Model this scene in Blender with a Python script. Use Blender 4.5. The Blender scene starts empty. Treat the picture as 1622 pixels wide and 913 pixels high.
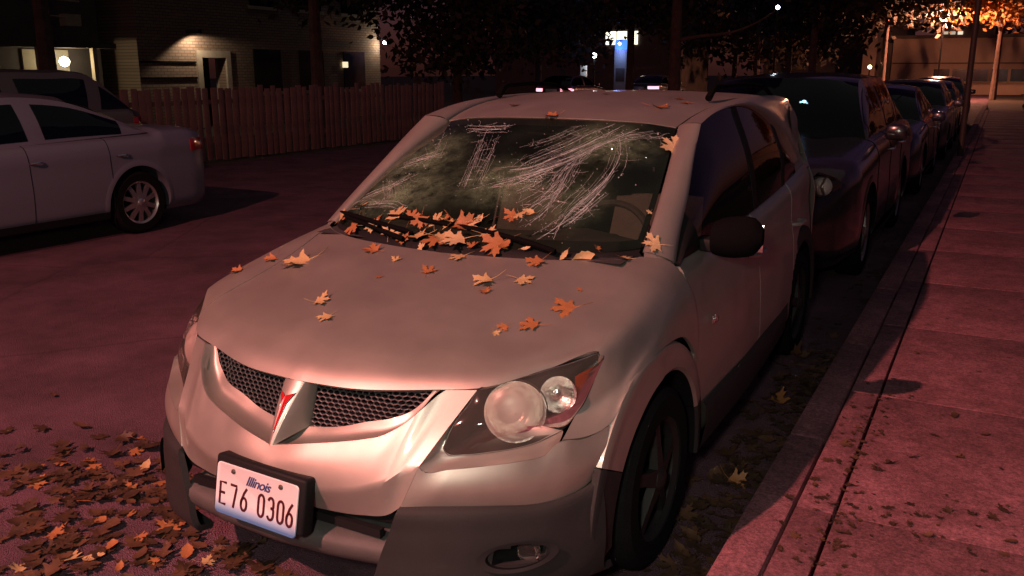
import bpy, bmesh, math, random
import numpy as np
from mathutils import Vector, Matrix
from mathutils.bvhtree import BVHTree

random.seed(7)
SC = bpy.context.scene
COL = SC.collection
PI = math.pi
R = math.radians

# ------------------------------------------------------------------ camera
cam_data = bpy.data.cameras.new('camera')
cam_data.sensor_width = 36.0
cam_data.lens = 31.117
cam_data.clip_start = 0.05
cam_data.clip_end = 600.0
cam = bpy.data.objects.new('camera', cam_data)
cam.location = (1.73, -1.72, 1.65)
cam.rotation_euler = (R(90 - 13.805), 0, R(28.381))
COL.objects.link(cam)
SC.camera = cam

# ------------------------------------------------------------------ night sky
world = bpy.data.worlds.new('World')
SC.world = world
world.use_nodes = True
wn = world.node_tree
for n in list(wn.nodes):
    wn.nodes.remove(n)
w_out = wn.nodes.new('ShaderNodeOutputWorld')
w_bg = wn.nodes.new('ShaderNodeBackground')
w_sky = wn.nodes.new('ShaderNodeTexSky')
w_sky.sky_type = 'NISHITA'
w_sky.sun_disc = False
w_sky.sun_elevation = R(8)
w_sky.sun_rotation = R(200)
w_tint = wn.nodes.new('ShaderNodeMix')
w_tint.data_type = 'RGBA'
w_tint.blend_type = 'MULTIPLY'
w_tint.inputs[0].default_value = 1.0
wn.links.new(w_sky.outputs[0], w_tint.inputs[6])
w_tint.inputs[7].default_value = (1.0, 0.38, 0.72, 1)
wn.links.new(w_tint.outputs[2], w_bg.inputs[0])
w_bg.inputs[1].default_value = 0.0125
wn.links.new(w_bg.outputs[0], w_out.inputs[0])

# pale glow of the lit night sky overhead, soft and weak
sun_d = bpy.data.lights.new('night_glow', 'SUN')
sun_d.energy = 0.05
sun_d.angle = R(80)
sun_d.color = (1.0, 0.97, 0.84)
sun = bpy.data.objects.new('night_glow', sun_d)
sun.rotation_euler = (R(24), 0, R(100))
COL.objects.link(sun)

SC.view_settings.view_transform = 'Standard'
SC.view_settings.look = 'None'
SC.view_settings.exposure = 0.0
SC.view_settings.gamma = 1.0
SC.view_settings.use_curve_mapping = False
SC.render.engine = 'CYCLES'
SC.cycles.max_bounces = 8
SC.cycles.transparent_max_bounces = 16
SC.cycles.caustics_reflective = False
SC.cycles.caustics_refractive = False
SC.cycles.sample_clamp_indirect = 4.0

LAMP_POS = (-2.05, -5.9, 6.5)       # head of the street lamp that lights the scene

# ------------------------------------------------------------------ helpers
def link(o, parent=None):
    COL.objects.link(o)
    if parent is not None:
        o.parent = parent
    return o

def tag(o, label=None, cat=None, group=None, kind=None):
    if label: o['label'] = label
    if cat: o['category'] = cat
    if group: o['group'] = group
    if kind: o['kind'] = kind
    return o

def empty(name, loc=(0, 0, 0), rz=0.0):
    o = bpy.data.objects.new(name, None)
    o.empty_display_size = 0.2
    o.location = loc
    o.rotation_euler = (0, 0, rz)
    return link(o)

def mesh_obj(name, verts, faces, mat, parent=None, smooth=True, sharp=35, mats=None, fmat=None):
    me = bpy.data.meshes.new(name)
    me.from_pydata([tuple(map(float, v)) for v in verts], [], [tuple(f) for f in faces])
    me.validate()
    if mats:
        for m in mats: me.materials.append(m)
        if fmat is not None:
            for p, k in zip(me.polygons, fmat): p.material_index = k
    elif mat is not None:
        me.materials.append(mat)
    if smooth:
        me.shade_smooth()
        me.set_sharp_from_angle(angle=R(sharp))
    return link(bpy.data.objects.new(name, me), parent)

class MB:
    """collects geometry of one mesh"""
    def __init__(s):
        s.v = []; s.f = []; s.m = []
    def add(s, verts, faces, mi=0):
        o = len(s.v)
        s.v += [tuple(map(float, p)) for p in verts]
        s.f += [tuple(i + o for i in f) for f in faces]
        s.m += [mi] * len(faces)
        return s
    def box(s, x0, x1, y0, y1, z0, z1, mi=0):
        v = [(x, y, z) for z in (z0, z1) for y in (y0, y1) for x in (x0, x1)]
        f = [(0, 2, 3, 1), (4, 5, 7, 6), (0, 1, 5, 4), (2, 6, 7, 3), (0, 4, 6, 2), (1, 3, 7, 5)]
        return s.add(v, f, mi)
    def bev(s, x0, x1, y0, y1, z0, z1, b, mi=0):
        """box with chamfered edges"""
        bm = bmesh.new()
        bmesh.ops.create_cube(bm, size=1)
        for q in bm.verts:
            q.co = Vector(((x0 + x1) / 2 + q.co.x * (x1 - x0), (y0 + y1) / 2 + q.co.y * (y1 - y0), (z0 + z1) / 2 + q.co.z * (z1 - z0)))
        bmesh.ops.bevel(bm, geom=list(bm.edges), offset=b, segments=2, affect='EDGES', profile=0.5)
        bm.verts.index_update()
        s.add([tuple(q.co) for q in bm.verts], [[q.index for q in f.verts] for f in bm.faces], mi)
        bm.free()
        return s
    def tube(s, pts, rad, n=8, mi=0, cap=True):
        pts = [Vector(p) for p in pts]
        k = len(pts)
        rr = rad if hasattr(rad, '__len__') else [rad] * k
        vs = []
        ref = None
        for i, p in enumerate(pts):
            t = (pts[min(i + 1, k - 1)] - pts[max(i - 1, 0)]).normalized()
            if ref is None:
                ref = Vector((0, 0, 1)) if abs(t.z) < 0.9 else Vector((1, 0, 0))
            a = t.cross(ref).normalized()
            b = a.cross(t).normalized()
            ref = b
            for j in range(n):
                th = 2 * PI * j / n
                vs.append(p + (a * math.cos(th) + b * math.sin(th)) * rr[i])
        fs = []
        for i in range(k - 1):
            for j in range(n):
                fs.append((i * n + j, i * n + (j + 1) % n, (i + 1) * n + (j + 1) % n, (i + 1) * n + j))
        if cap:
            fs.append(tuple(range(n))[::-1]); fs.append(tuple((k - 1) * n + j for j in range(n)))
        return s.add(vs, fs, mi)
    def lathe(s, prof, n=32, axis='z', c=(0, 0, 0), mi=0):
        """prof: list of (radius, along)"""
        vs = []
        for r, a in prof:
            for j in range(n):
                th = 2 * PI * j / n
                p, q = r * math.cos(th), r * math.sin(th)
                if axis == 'z': d = (p, q, a)
                elif axis == 'x': d = (a, p, q)
                else: d = (q, a, p)
                vs.append((c[0] + d[0], c[1] + d[1], c[2] + d[2]))
        fs = []
        for i in range(len(prof) - 1):
            for j in range(n):
                fs.append((i * n + j, i * n + (j + 1) % n, (i + 1) * n + (j + 1) % n, (i + 1) * n + j))
        return s.add(vs, fs, mi)
    def prism(s, poly, h0, h1, mi=0):
        """poly in xy, extruded in z"""
        n = len(poly)
        vs = [(x, y, h0) for x, y in poly] + [(x, y, h1) for x, y in poly]
        fs = [tuple(range(n))[::-1], tuple(range(n, 2 * n))] + [(i, (i + 1) % n, n + (i + 1) % n, n + i) for i in range(n)]
        return s.add(vs, fs, mi)
    def xf(s, M):
        s.v = [tuple(M @ Vector(p)) for p in s.v]
        return s
    def build(s, name, mat, parent=None, smooth=True, sharp=35):
        if isinstance(mat, (list, tuple)):
            return mesh_obj(name, s.v, s.f, None, parent, smooth, sharp, mats=mat, fmat=s.m)
        return mesh_obj(name, s.v, s.f, mat, parent, smooth, sharp)

def cr(pts, n):
    """smooth curve through pts (Catmull-Rom on chord length), n samples"""
    P = np.array(pts, float)
    d = np.maximum(np.linalg.norm(np.diff(P, axis=0), axis=1), 1e-6)
    t = np.concatenate([[0], np.cumsum(d)])
    k = len(P)
    m = np.zeros_like(P)
    for i in range(k):
        if i == 0: m[i] = (P[1] - P[0]) / d[0]
        elif i == k - 1: m[i] = (P[-1] - P[-2]) / d[-1]
        else:
            a = (P[i] - P[i - 1]) / d[i - 1]; b = (P[i + 1] - P[i]) / d[i]
            m[i] = (a * d[i] + b * d[i - 1]) / (d[i] + d[i - 1])
    out = []
    for q in np.linspace(0, t[-1], n):
        i = min(max(np.searchsorted(t, q, 'right') - 1, 0), k - 2)
        h = d[i]; u = (q - t[i]) / h
        out.append((2*u**3-3*u**2+1)*P[i] + (u**3-2*u**2+u)*h*m[i] + (-2*u**3+3*u**2)*P[i+1] + (u**3-u**2)*h*m[i+1])
    return np.array(out)

def lin(pts, n):
    P = np.array(pts, float)
    t = np.concatenate([[0], np.cumsum(np.linalg.norm(np.diff(P, axis=0), axis=1))])
    q = np.linspace(0, t[-1], n)
    return np.stack([np.interp(q, t, P[:, j]) for j in range(P.shape[1])], 1)

def coons(B, T, L, Rr, nu, nv):
    """grid [nv][nu] from four boundary curves already sampled: B,T (nu), L,Rr (nv)"""
    G = np.zeros((nv, nu, 3))
    for j in range(nv):
        v = j / (nv - 1)
        for i in range(nu):
            u = i / (nu - 1)
            G[j, i] = ((1 - v) * B[i] + v * T[i] + (1 - u) * L[j] + u * Rr[j]
                       - ((1-u)*(1-v)*B[0] + u*(1-v)*B[-1] + (1-u)*v*T[0] + u*v*T[-1]))
    return G

def loft(curves, nu, nv):
    """curves: lists of points, same meaning along; returns grid [nv][nu] (rows across the curves)"""
    S = [cr(c, nu) for c in curves]
    G = np.zeros((nv, nu, 3))
    for i in range(nu):
        G[:, i] = cr([s[i] for s in S], nv)
    return G

def grid_mesh(G, flip=False):
    nv, nu = G.shape[:2]
    vs = G.reshape(-1, 3)
    fs = []
    for j in range(nv - 1):
        for i in range(nu - 1):
            a, b, c, d = j * nu + i, j * nu + i + 1, (j + 1) * nu + i + 1, (j + 1) * nu + i
            fs.append((a, d, c, b) if flip else (a, b, c, d))
    return vs, fs

def panel(name, grids, mat, parent, mirror=False, fold=0.012, gap=0.0016, keep=None, sharp=38, outward=None):
    """one sheet panel from one or more grids: welded, edges folded inwards so that the shut lines have depth.
    mirror: True mirrors on x and welds in the middle"""
    bm = bmesh.new()
    for G in grids:
        vs, fs = grid_mesh(np.array(G))
        V = [bm.verts.new(tuple(map(float, p))) for p in vs]
        for f in fs:
            if keep is not None:
                cc = sum((V[i].co for i in f), Vector()) / 4
                if not keep(cc): continue
            try: bm.faces.new([V[i] for i in f])
            except ValueError: pass
        if mirror:
            V2 = [bm.verts.new((-p[0], p[1], p[2])) for p in vs]
            for f in fs:
                if keep is not None:
                    cc = sum((V[i].co for i in f), Vector()) / 4
                    if not keep(cc): continue
                try: bm.faces.new([V2[i] for i in f][::-1])
                except ValueError: pass
    bmesh.ops.remove_doubles(bm, verts=list(bm.verts), dist=0.0007)
    loose = [v for v in bm.verts if not v.link_faces]
    bmesh.ops.delete(bm, geom=loose, context='VERTS')
    bm.normal_update()
    bmesh.ops.recalc_face_normals(bm, faces=list(bm.faces))
    # orient outward
    c = Vector(outward) if outward is not None else Vector((0, 2.1, 0.62))
    s = 0
    for f in bm.faces:
        s += (f.calc_center_median() - c).dot(f.normal) * f.calc_area()
    if s < 0:
        bmesh.ops.reverse_faces(bm, faces=list(bm.faces))
    bm.normal_update()
    if fold:
        be = [e for e in bm.edges if e.is_boundary]
        bv = {v for e in be for v in e.verts}
        nrm = {v: v.normal.copy() for v in bv}
        for v in bv:                                   # open the shut line
            inn = Vector()
            for f in v.link_faces: inn += f.calc_center_median() - v.co
            if inn.length > 1e-6: v.co += inn.normalized() * gap
        r = bmesh.ops.extrude_edge_only(bm, edges=be)
        nv = [g for g in r['geom'] if isinstance(g, bmesh.types.BMVert)]
        key = {}
        for v in bv: key[tuple(round(q, 6) for q in v.co)] = nrm[v]
        for v in nv:
            v.co -= key.get(tuple(round(q, 6) for q in v.co), v.normal) * fold
    bm.verts.index_update()
    me = bpy.data.meshes.new(name)
    bm.to_mesh(me); bm.free()
    me.materials.append(mat)
    me.shade_smooth(); me.set_sharp_from_angle(angle=R(sharp))
    return link(bpy.data.objects.new(name, me), parent)

def mirX(G):
    G = np.array(G).copy(); G[..., 0] *= -1
    return G

# ------------------------------------------------------------------ materials
MATS = {}
def nodes_of(m):
    m.use_nodes = True
    return m.node_tree.nodes, m.node_tree.links

def principled(name, base, rough=0.5, metal=0.0, coat=0.0, var=0.0, var_scale=8.0, bump=0.0, bump_scale=60.0, spec=0.5,
               col2=None, emit=None, estr=0.0, rough_var=0.0, alpha=None, distort=0.0):
    m = bpy.data.materials.new(name)
    N, L = nodes_of(m)
    b = N['Principled BSDF']
    b.inputs['Base Color'].default_value = (*base, 1)
    b.inputs['Roughness'].default_value = rough
    b.inputs['Metallic'].default_value = metal
    b.inputs['Coat Weight'].default_value = coat
    b.inputs['Coat Roughness'].default_value = 0.09
    b.inputs['Specular IOR Level'].default_value = spec
    if emit:
        b.inputs['Emission Color'].default_value = (*emit, 1)
        b.inputs['Emission Strength'].default_value = estr
    tc = N.new('ShaderNodeTexCoord')
    if var > 0 or rough_var > 0:
        nz = N.new('ShaderNodeTexNoise')
        nz.inputs['Scale'].default_value = var_scale
        nz.inputs['Detail'].default_value = 6
        nz.inputs['Roughness'].default_value = 0.65
        nz.inputs['Distortion'].default_value = distort
        L.new(tc.outputs['Object'], nz.inputs['Vector'])
        if var > 0:
            rmp = N.new('ShaderNodeMapRange')
            rmp.inputs['From Min'].default_value = 0.3
            rmp.inputs['From Max'].default_value = 0.7
            L.new(nz.outputs['Fac'], rmp.inputs['Value'])
            mx = N.new('ShaderNodeMix'); mx.data_type = 'RGBA'
            L.new(rmp.outputs[0], mx.inputs[0])
            c2 = col2 if col2 else tuple(min(1, q * (1 + var)) for q in base)
            c1 = base if col2 else tuple(q * (1 - var) for q in base)
            mx.inputs[6].default_value = (*c1, 1); mx.inputs[7].default_value = (*c2, 1)
            L.new(mx.outputs[2], b.inputs['Base Color'])
        if rough_var > 0:
            r2 = N.new('ShaderNodeMapRange')
            r2.inputs['To Min'].default_value = max(0, rough - rough_var)
            r2.inputs['To Max'].default_value = min(1, rough + rough_var)
            L.new(nz.outputs['Fac'], r2.inputs['Value'])
            L.new(r2.outputs[0], b.inputs['Roughness'])
    if bump > 0:
        n2 = N.new('ShaderNodeTexNoise')
        n2.inputs['Scale'].default_value = bump_scale
        n2.inputs['Detail'].default_value = 4
        L.new(tc.outputs['Object'], n2.inputs['Vector'])
        bp = N.new('ShaderNodeBump')
        bp.inputs['Strength'].default_value = bump
        bp.inputs['Distance'].default_value = 0.01
        L.new(n2.outputs['Fac'], bp.inputs['Height'])
        L.new(bp.outputs[0], b.inputs['Normal'])
    MATS[name] = m
    return m

def thin_glass(name, tint, refl=0.08, rough=0.02, haze=0.0, haze_col=(0.8, 0.8, 0.8)):
    """a pane: mostly see-through, mirror-like at its surface, optionally dusty or fogged"""
    m = bpy.data.materials.new(name)
    N, L = nodes_of(m)
    N.remove(N['Principled BSDF'])
    out = [n for n in N if n.type == 'OUTPUT_MATERIAL'][0]
    tr = N.new('ShaderNodeBsdfTransparent'); tr.inputs[0].default_value = (*tint, 1)
    gl = N.new('ShaderNodeBsdfGlossy'); gl.inputs['Roughness'].default_value = rough
    gl.inputs['Color'].default_value = (1, 1, 1, 1)
    fr = N.new('ShaderNodeFresnel'); fr.inputs['IOR'].default_value = 1.5
    mx = N.new('ShaderNodeMixShader')
    L.new(fr.outputs[0], mx.inputs[0]); L.new(tr.outputs[0], mx.inputs[1]); L.new(gl.outputs[0], mx.inputs[2])
    last = mx
    if haze > 0:
        df = N.new('ShaderNodeBsdfDiffuse'); df.inputs[0].default_value = (*haze_col, 1)
        tl = N.new('ShaderNodeBsdfTranslucent'); tl.inputs[0].default_value = (*haze_col, 1)
        m2 = N.new('ShaderNodeMixShader'); m2.inputs[0].default_value = 0.4
        L.new(df.outputs[0], m2.inputs[1]); L.new(tl.outputs[0], m2.inputs[2])
        tc = N.new('ShaderNodeTexCoord')
        nz = N.new('ShaderNodeTexNoise'); nz.inputs['Scale'].default_value = 5.0; nz.inputs['Detail'].default_value = 5
        L.new(tc.outputs['Object'], nz.inputs['Vector'])
        mr = N.new('ShaderNodeMapRange'); mr.inputs['From Min'].default_value = 0.25; mr.inputs['From Max'].default_value = 0.75
        mr.inputs['To Min'].default_value = haze * 0.4; mr.inputs['To Max'].default_value = haze * 1.6
        L.new(nz.outputs['Fac'], mr.inputs['Value'])
        m3 = N.new('ShaderNodeMixShader')
        L.new(mr.outputs[0], m3.inputs[0]); L.new(mx.outputs[0], m3.inputs[1]); L.new(m2.outputs[0], m3.inputs[2])
        last = m3
    L.new(last.outputs[0], out.inputs[0])
    MATS[name] = m
    return m

def broken_glass(name, tint, blobs):
    """laminated screen: clear where whole, milky and crazed round the breaks"""
    m = thin_glass(name, tint, rough=.03, haze=.02, haze_col=(.44, .74, .46))
    N, L = m.node_tree.nodes, m.node_tree.links
    tc = [n for n in N if n.type == 'TEX_COORD'][0]
    mr = [n for n in N if n.type == 'MAP_RANGE'][0]
    tgt = [l for l in mr.outputs[0].links][0].to_socket
    acc = None
    for (c, r, a) in blobs:
        sb = N.new('ShaderNodeVectorMath'); sb.operation = 'SUBTRACT'; sb.inputs[1].default_value = c
        L.new(tc.outputs['Object'], sb.inputs[0])
        dv = N.new('ShaderNodeVectorMath'); dv.operation = 'DIVIDE'; dv.inputs[1].default_value = r
        L.new(sb.outputs[0], dv.inputs[0])
        ln = N.new('ShaderNodeVectorMath'); ln.operation = 'LENGTH'; L.new(dv.outputs[0], ln.inputs[0])
        q = N.new('ShaderNodeMapRange'); q.interpolation_type = 'SMOOTHSTEP'
        q.inputs['From Min'].default_value = 0; q.inputs['From Max'].default_value = 1; q.inputs['To Min'].default_value = a; q.inputs['To Max'].default_value = 0
        L.new(ln.outputs['Value'], q.inputs['Value'])
        if acc is None: acc = q.outputs[0]
        else:
            ad = N.new('ShaderNodeMath'); ad.operation = 'MAXIMUM'; L.new(acc, ad.inputs[0]); L.new(q.outputs[0], ad.inputs[1]); acc = ad.outputs[0]
    vo = N.new('ShaderNodeTexVoronoi'); vo.feature = 'DISTANCE_TO_EDGE'; vo.inputs['Scale'].default_value = 70
    L.new(tc.outputs['Object'], vo.inputs['Vector'])
    n2 = N.new('ShaderNodeTexNoise'); n2.inputs['Scale'].default_value = 16; n2.inputs['Detail'].default_value = 7; n2.inputs['Roughness'].default_value = .7
    L.new(tc.outputs['Object'], n2.inputs['Vector'])
    m2 = N.new('ShaderNodeMapRange'); m2.inputs['From Min'].default_value = .32; m2.inputs['From Max'].default_value = .72; L.new(n2.outputs['Fac'], m2.inputs['Value'])
    e = N.new('ShaderNodeMapRange'); e.inputs['From Min'].default_value = 0; e.inputs['From Max'].default_value = .05; e.inputs['To Min'].default_value = 1.6; e.inputs['To Max'].default_value = .8; L.new(vo.outputs['Distance'], e.inputs['Value'])
    mu = N.new('ShaderNodeMath'); mu.operation = 'MULTIPLY'; L.new(acc, mu.inputs[0]); L.new(m2.outputs[0], mu.inputs[1])
    mv = N.new('ShaderNodeMath'); mv.operation = 'MULTIPLY'; L.new(mu.outputs[0], mv.inputs[0]); L.new(e.outputs[0], mv.inputs[1])
    fin = N.new('ShaderNodeMath'); fin.operation = 'ADD'; L.new(mv.outputs[0], fin.inputs[0]); L.new(mr.outputs[0], fin.inputs[1])
    L.new(fin.outputs[0], tgt)
    return m

def emitter(name, col, strength):
    m = bpy.data.materials.new(name)
    N, L = nodes_of(m)
    b = N['Principled BSDF']
    b.inputs['Base Color'].default_value = (*[min(1, c) for c in col], 1)
    b.inputs['Emission Color'].default_value = (*col, 1)
    b.inputs['Emission Strength'].default_value = strength
    MATS[name] = m
    return m

M_silver = principled('silver_paint', (0.45, 0.43, 0.385), 0.44, 0.70, coat=0.32, var=0.07, var_scale=4, rough_var=0.10, bump=0.035, bump_scale=1400)
M_clad = principled('grey_cladding_plastic', (0.026, 0.026, 0.027), 0.65, spec=.3, bump=0.25, bump_scale=900, var=0.12, var_scale=6)
M_black = principled('black_plastic', (0.012, 0.012, 0.013), 0.55, spec=.12)
M_matte = principled('matte_black_plastic', (0.004, 0.004, 0.0045), 0.9, spec=.05)
M_void = principled('dark_cavity', (0.006, 0.006, 0.007), 0.9, spec=0.1)
M_mesh = principled('grille_black', (0.045, 0.045, 0.048), 0.42)
M_rubber = principled('tyre_rubber', (0.010, 0.010, 0.011), 0.95, spec=.05, bump=0.3, bump_scale=120)
M_wheel = principled('wheel_paint', (0.014, 0.014, 0.014), 0.6, 0.2)
M_alloy = principled('alloy_metal', (0.62, 0.61, 0.60), 0.3, 0.9)
M_chrome = principled('chrome', (0.85, 0.85, 0.85), 0.12, 1.0)
M_reflector = principled('lamp_reflector', (0.95, 0.93, 0.91), 0.26, 1.0, bump=0.5, bump_scale=45)
M_housing = principled('lamp_housing', (0.045, 0.042, 0.04), 0.4, 0.2)
M_amber = principled('amber_reflector', (0.26, 0.045, 0.010), 0.35, coat=0.4)
M_red = principled('red_enamel', (0.45, 0.012, 0.015), 0.2, coat=1.0)
def glared(name):  # pale haze, strongest at the centre, imitates the glare of a headlight
    m = thin_glass(name, (.92, .90, .86), rough=.30, haze=.5, haze_col=(1.0, .99, .96))
    N, L = m.node_tree.nodes, m.node_tree.links
    mr = [n for n in N if n.type == 'MAP_RANGE'][0]
    tgt = mr.outputs[0].links[0].to_socket
    tc = [n for n in N if n.type == 'TEX_COORD'][0]
    sb = N.new('ShaderNodeVectorMath'); sb.operation = 'SUBTRACT'; sb.inputs[1].default_value = (.5, .5, .42); L.new(tc.outputs['Generated'], sb.inputs[0])
    ln = N.new('ShaderNodeVectorMath'); ln.operation = 'LENGTH'; L.new(sb.outputs[0], ln.inputs[0])
    q = N.new('ShaderNodeMapRange'); q.interpolation_type = 'SMOOTHSTEP'; q.inputs['From Min'].default_value = .05; q.inputs['From Max'].default_value = .55; q.inputs['To Min'].default_value = 1.0; q.inputs['To Max'].default_value = .45
    L.new(ln.outputs['Value'], q.inputs['Value'])
    df = [n for n in N if n.type == 'BSDF_DIFFUSE'][0]; gs = N.new('ShaderNodeBsdfGlossy'); gs.inputs['Roughness'].default_value = .46; gs.inputs['Color'].default_value = (.90, .88, .84, 1)
    t2_ = df.outputs[0].links[0].to_socket; ms = N.new('ShaderNodeMixShader'); ms.inputs[0].default_value = .15
    L.new(df.outputs[0], ms.inputs[1]); L.new(gs.outputs[0], ms.inputs[2]); L.new(ms.outputs[0], t2_)
    mu = N.new('ShaderNodeMath'); mu.operation = 'MULTIPLY'; mu.inputs[1].default_value = 1.0; L.new(q.outputs[0], mu.inputs[0]); L.new(mu.outputs[0], tgt)
    return m
M_glare = glared('glare_glass')
M_lens = thin_glass('headlight_lens', (0.92, 0.90, 0.86), rough=0.06, haze=0.06, haze_col=(0.75, 0.68, 0.6))
M_wind = broken_glass('windscreen_glass', (0.66, 0.74, 0.66), [((-.46, 1.50, 1.27), (.30, .34, .3), .62), ((-.42, 1.28, 1.15), (.38, .24, .2), .60), ((.02, 1.34, 1.22), (.34, .24, .2), .52), ((.34, 1.66, 1.36), (.28, .24, .2), .60), ((.34, 1.30, 1.18), (.22, .28, .2), .32)])
M_sideglass = thin_glass('side_glass', (0.22, 0.24, 0.24), rough=0.02)
M_crack = principled('crushed_glass', (0.60, 0.70, 0.70), 0.3, spec=0.8)
M_glint = principled('glass_chip', (0.8, 0.85, 0.85), 0.08, 0.6)
M_plate = None
M_platetext = principled('plate_digits', (0.055, 0.008, 0.014), 0.45)
M_platename = principled('plate_script', (0.03, 0.045, 0.16), 0.45)
M_bolt = principled('rusty_bolt', (0.12, 0.10, 0.09), 0.5, 0.6)
M_dash = principled('dashboard_vinyl', (0.035, 0.035, 0.037), 0.75, bump=0.2, bump_scale=300)
M_seat = principled('seat_fabric', (0.10, 0.098, 0.092), 0.9, bump=0.3, bump_scale=200)
M_white = principled('white_paint', (0.78, 0.78, 0.80), 0.3, 0.0, coat=0.5)
# ------------------------------------------------------------------ the silver hatchback
def settle(root, loc):
    """move a root that was built at the origin to its base point, parts stay where they are"""
    root.location = loc
    for ch in root.children:
        ch.location = Vector(ch.location) - Vector(loc)

def both(name, grids, mat, parent, **k):
    a = panel(name, grids, mat, parent, **k)
    b = panel(name, [mirX(g) for g in grids], mat, parent, **k)
    return a, b

M_lip = principled('lit_grey_plastic', (.075, .073, .072), .55, bump=.25, bump_scale=700, var=.2, var_scale=9)  # cladding plastic in a lighter tone, imitating light falling on the lip
CAR = empty('silver_hatchback')
tag(CAR, 'silver hatchback with a shattered windshield and leaves on its hood, front of the parked row', 'car')
WHEEL_Y, REAR_Y, WHEEL_Z, WHEEL_R = 0.93, 3.53, 0.315, 0.315

# --- hood and fender come from one net of length-wise lines, cut at the shut line
r0 = [(0, .140, .765), (0, .160, .790), (0, .235, .836), (0, .40, .889), (0, .60, .937), (0, .78, .976), (0, .935, 1.008)]
r1 = [(.21, .160, .768), (.21, .180, .791), (.212, .255, .836), (.215, .415, .887), (.22, .61, .935), (.225, .79, .976), (.23, .955, 1.010)]
r2 = [(.42, .233, .779), (.42, .252, .800), (.425, .32, .838), (.43, .46, .882), (.44, .65, .931), (.45, .83, .972), (.46, 1.005, 1.013)]
r3 = [(.545, .277, .791), (.548, .296, .808), (.556, .36, .838), (.57, .50, .873), (.58, .69, .920), (.59, .88, .965), (.60, 1.075, 1.015)]
r4 = [(.690, .434, .827), (.697, .450, .838), (.708, .50, .856), (.722, .60, .888), (.732, .77, .930), (.725, .96, .976), (.698, 1.158, 1.020)]
r5 = [(.790, .556, .853), (.800, .570, .852), (.806, .60, .860), (.816, .68, .877), (.820, .82, .905), (.812, 1.0, .944), (.775, 1.215, .998)]
r6 = [(.786, .516, .768), (.800, .535, .770), (.825, .58, .779), (.846, .68, .800), (.858, .82, .826), (.862, 1.0, .856), (.845, 1.25, .90)]
r65 = [(.760, .447, .688), (.800, .50, .697), (.836, .555, .722), (.858, .66, .775), (.867, .80, .802), (.868, 1.0, .815), (.862, 1.285, .79)]
r7 = [(.765, .357, .654), (.799, .402, .648), (.849, .502, .663), (.863, .58, .725), (.871, .70, .770), (.874, .93, .788), (.870, 1.12, .760), (.868, 1.31, .62)]
HOODG = loft([r0, r1, r2, r3, r4], 40, 33)
panel('hood', [HOODG], M_silver, CAR, mirror=True, fold=0.016, gap=0.003)
FEND = loft([r2, r3, r4, r5, r6, r65, r7], 40, 37)[12:]      # rows after the shut line
both('fender', [FEND], M_silver, CAR, gap=0.0025)

# --- front fascia
rim = cr([(0, .025, .607), (.119, .040, .630), (.205, .065, .643), (.290, .090, .660), (.329, .105, .670), (.366, .125, .690),
          (.398, .150, .715), (.427, .180, .749), (.443, .210, .779), (.452, .222, .787)], 40)
low = cr([(0, .020, .452), (.18, .034, .446), (.30, .046, .453), (.385, .060, .470), (.4185, .069, .496)], 40)
cen = cr([(0, .020, .452), (0, .003, .50), (0, .006, .56), (0, .025, .607)], 22)
edge = lin([(.4185, .069, .496), (.4595, .1008, .6103), (.500, .187, .700), (.5435, .272, .789)], 22)
topc = np.concatenate([rim[:34], lin([rim[34], (.460, .232, .7875), (.5435, .272, .789)], 7)[1:]])
FASC = coons(low, topc, cen, edge, 40, 22)
for j in range(22):                                       # a little fuller between the lip and the lower edge
    for i in range(40):
        FASC[j, i, 1] -= 0.013 * math.sin(PI * j / 21) * math.cos(PI / 2 * min(1, i / 36)) ** 0.5
panel('front_fascia', [FASC], M_silver, CAR, mirror=True, fold=0.02, gap=0.0, sharp=28)

# rim lip: the rounded bright edge that rolls into the grille recess
mesh_low = cr([(0, .125, .632), (.10, .140, .640), (.16, .150, .650), (.233, .165, .672), (.323, .185, .696), (.359, .205, .711), (.391, .220, .738), (.412, .236, .765), (.420, .240, .778)], 40)
rows = []
for i in range(40):
    a, b = rim[i], mesh_low[i]
    k_ = min(1, (39 - i) / 10)
    m0 = a + (b - a) * 0.05 + np.array([0, .002, -.001 * k_]); m1 = a + (b - a) * 0.16 + np.array([0, .006, -.012 * k_]); m2 = a + (b - a) * 0.55 + np.array([0, .014, -.018 * k_])
    rows.append(cr([a, m0, m1, m2, b], 14))
RIMG = np.array(rows).transpose(1, 0, 2)
panel('grille_surround', [RIMG], M_silver, CAR, mirror=True, fold=0.0, sharp=50, outward=(0, -0.2, 0.2))

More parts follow.
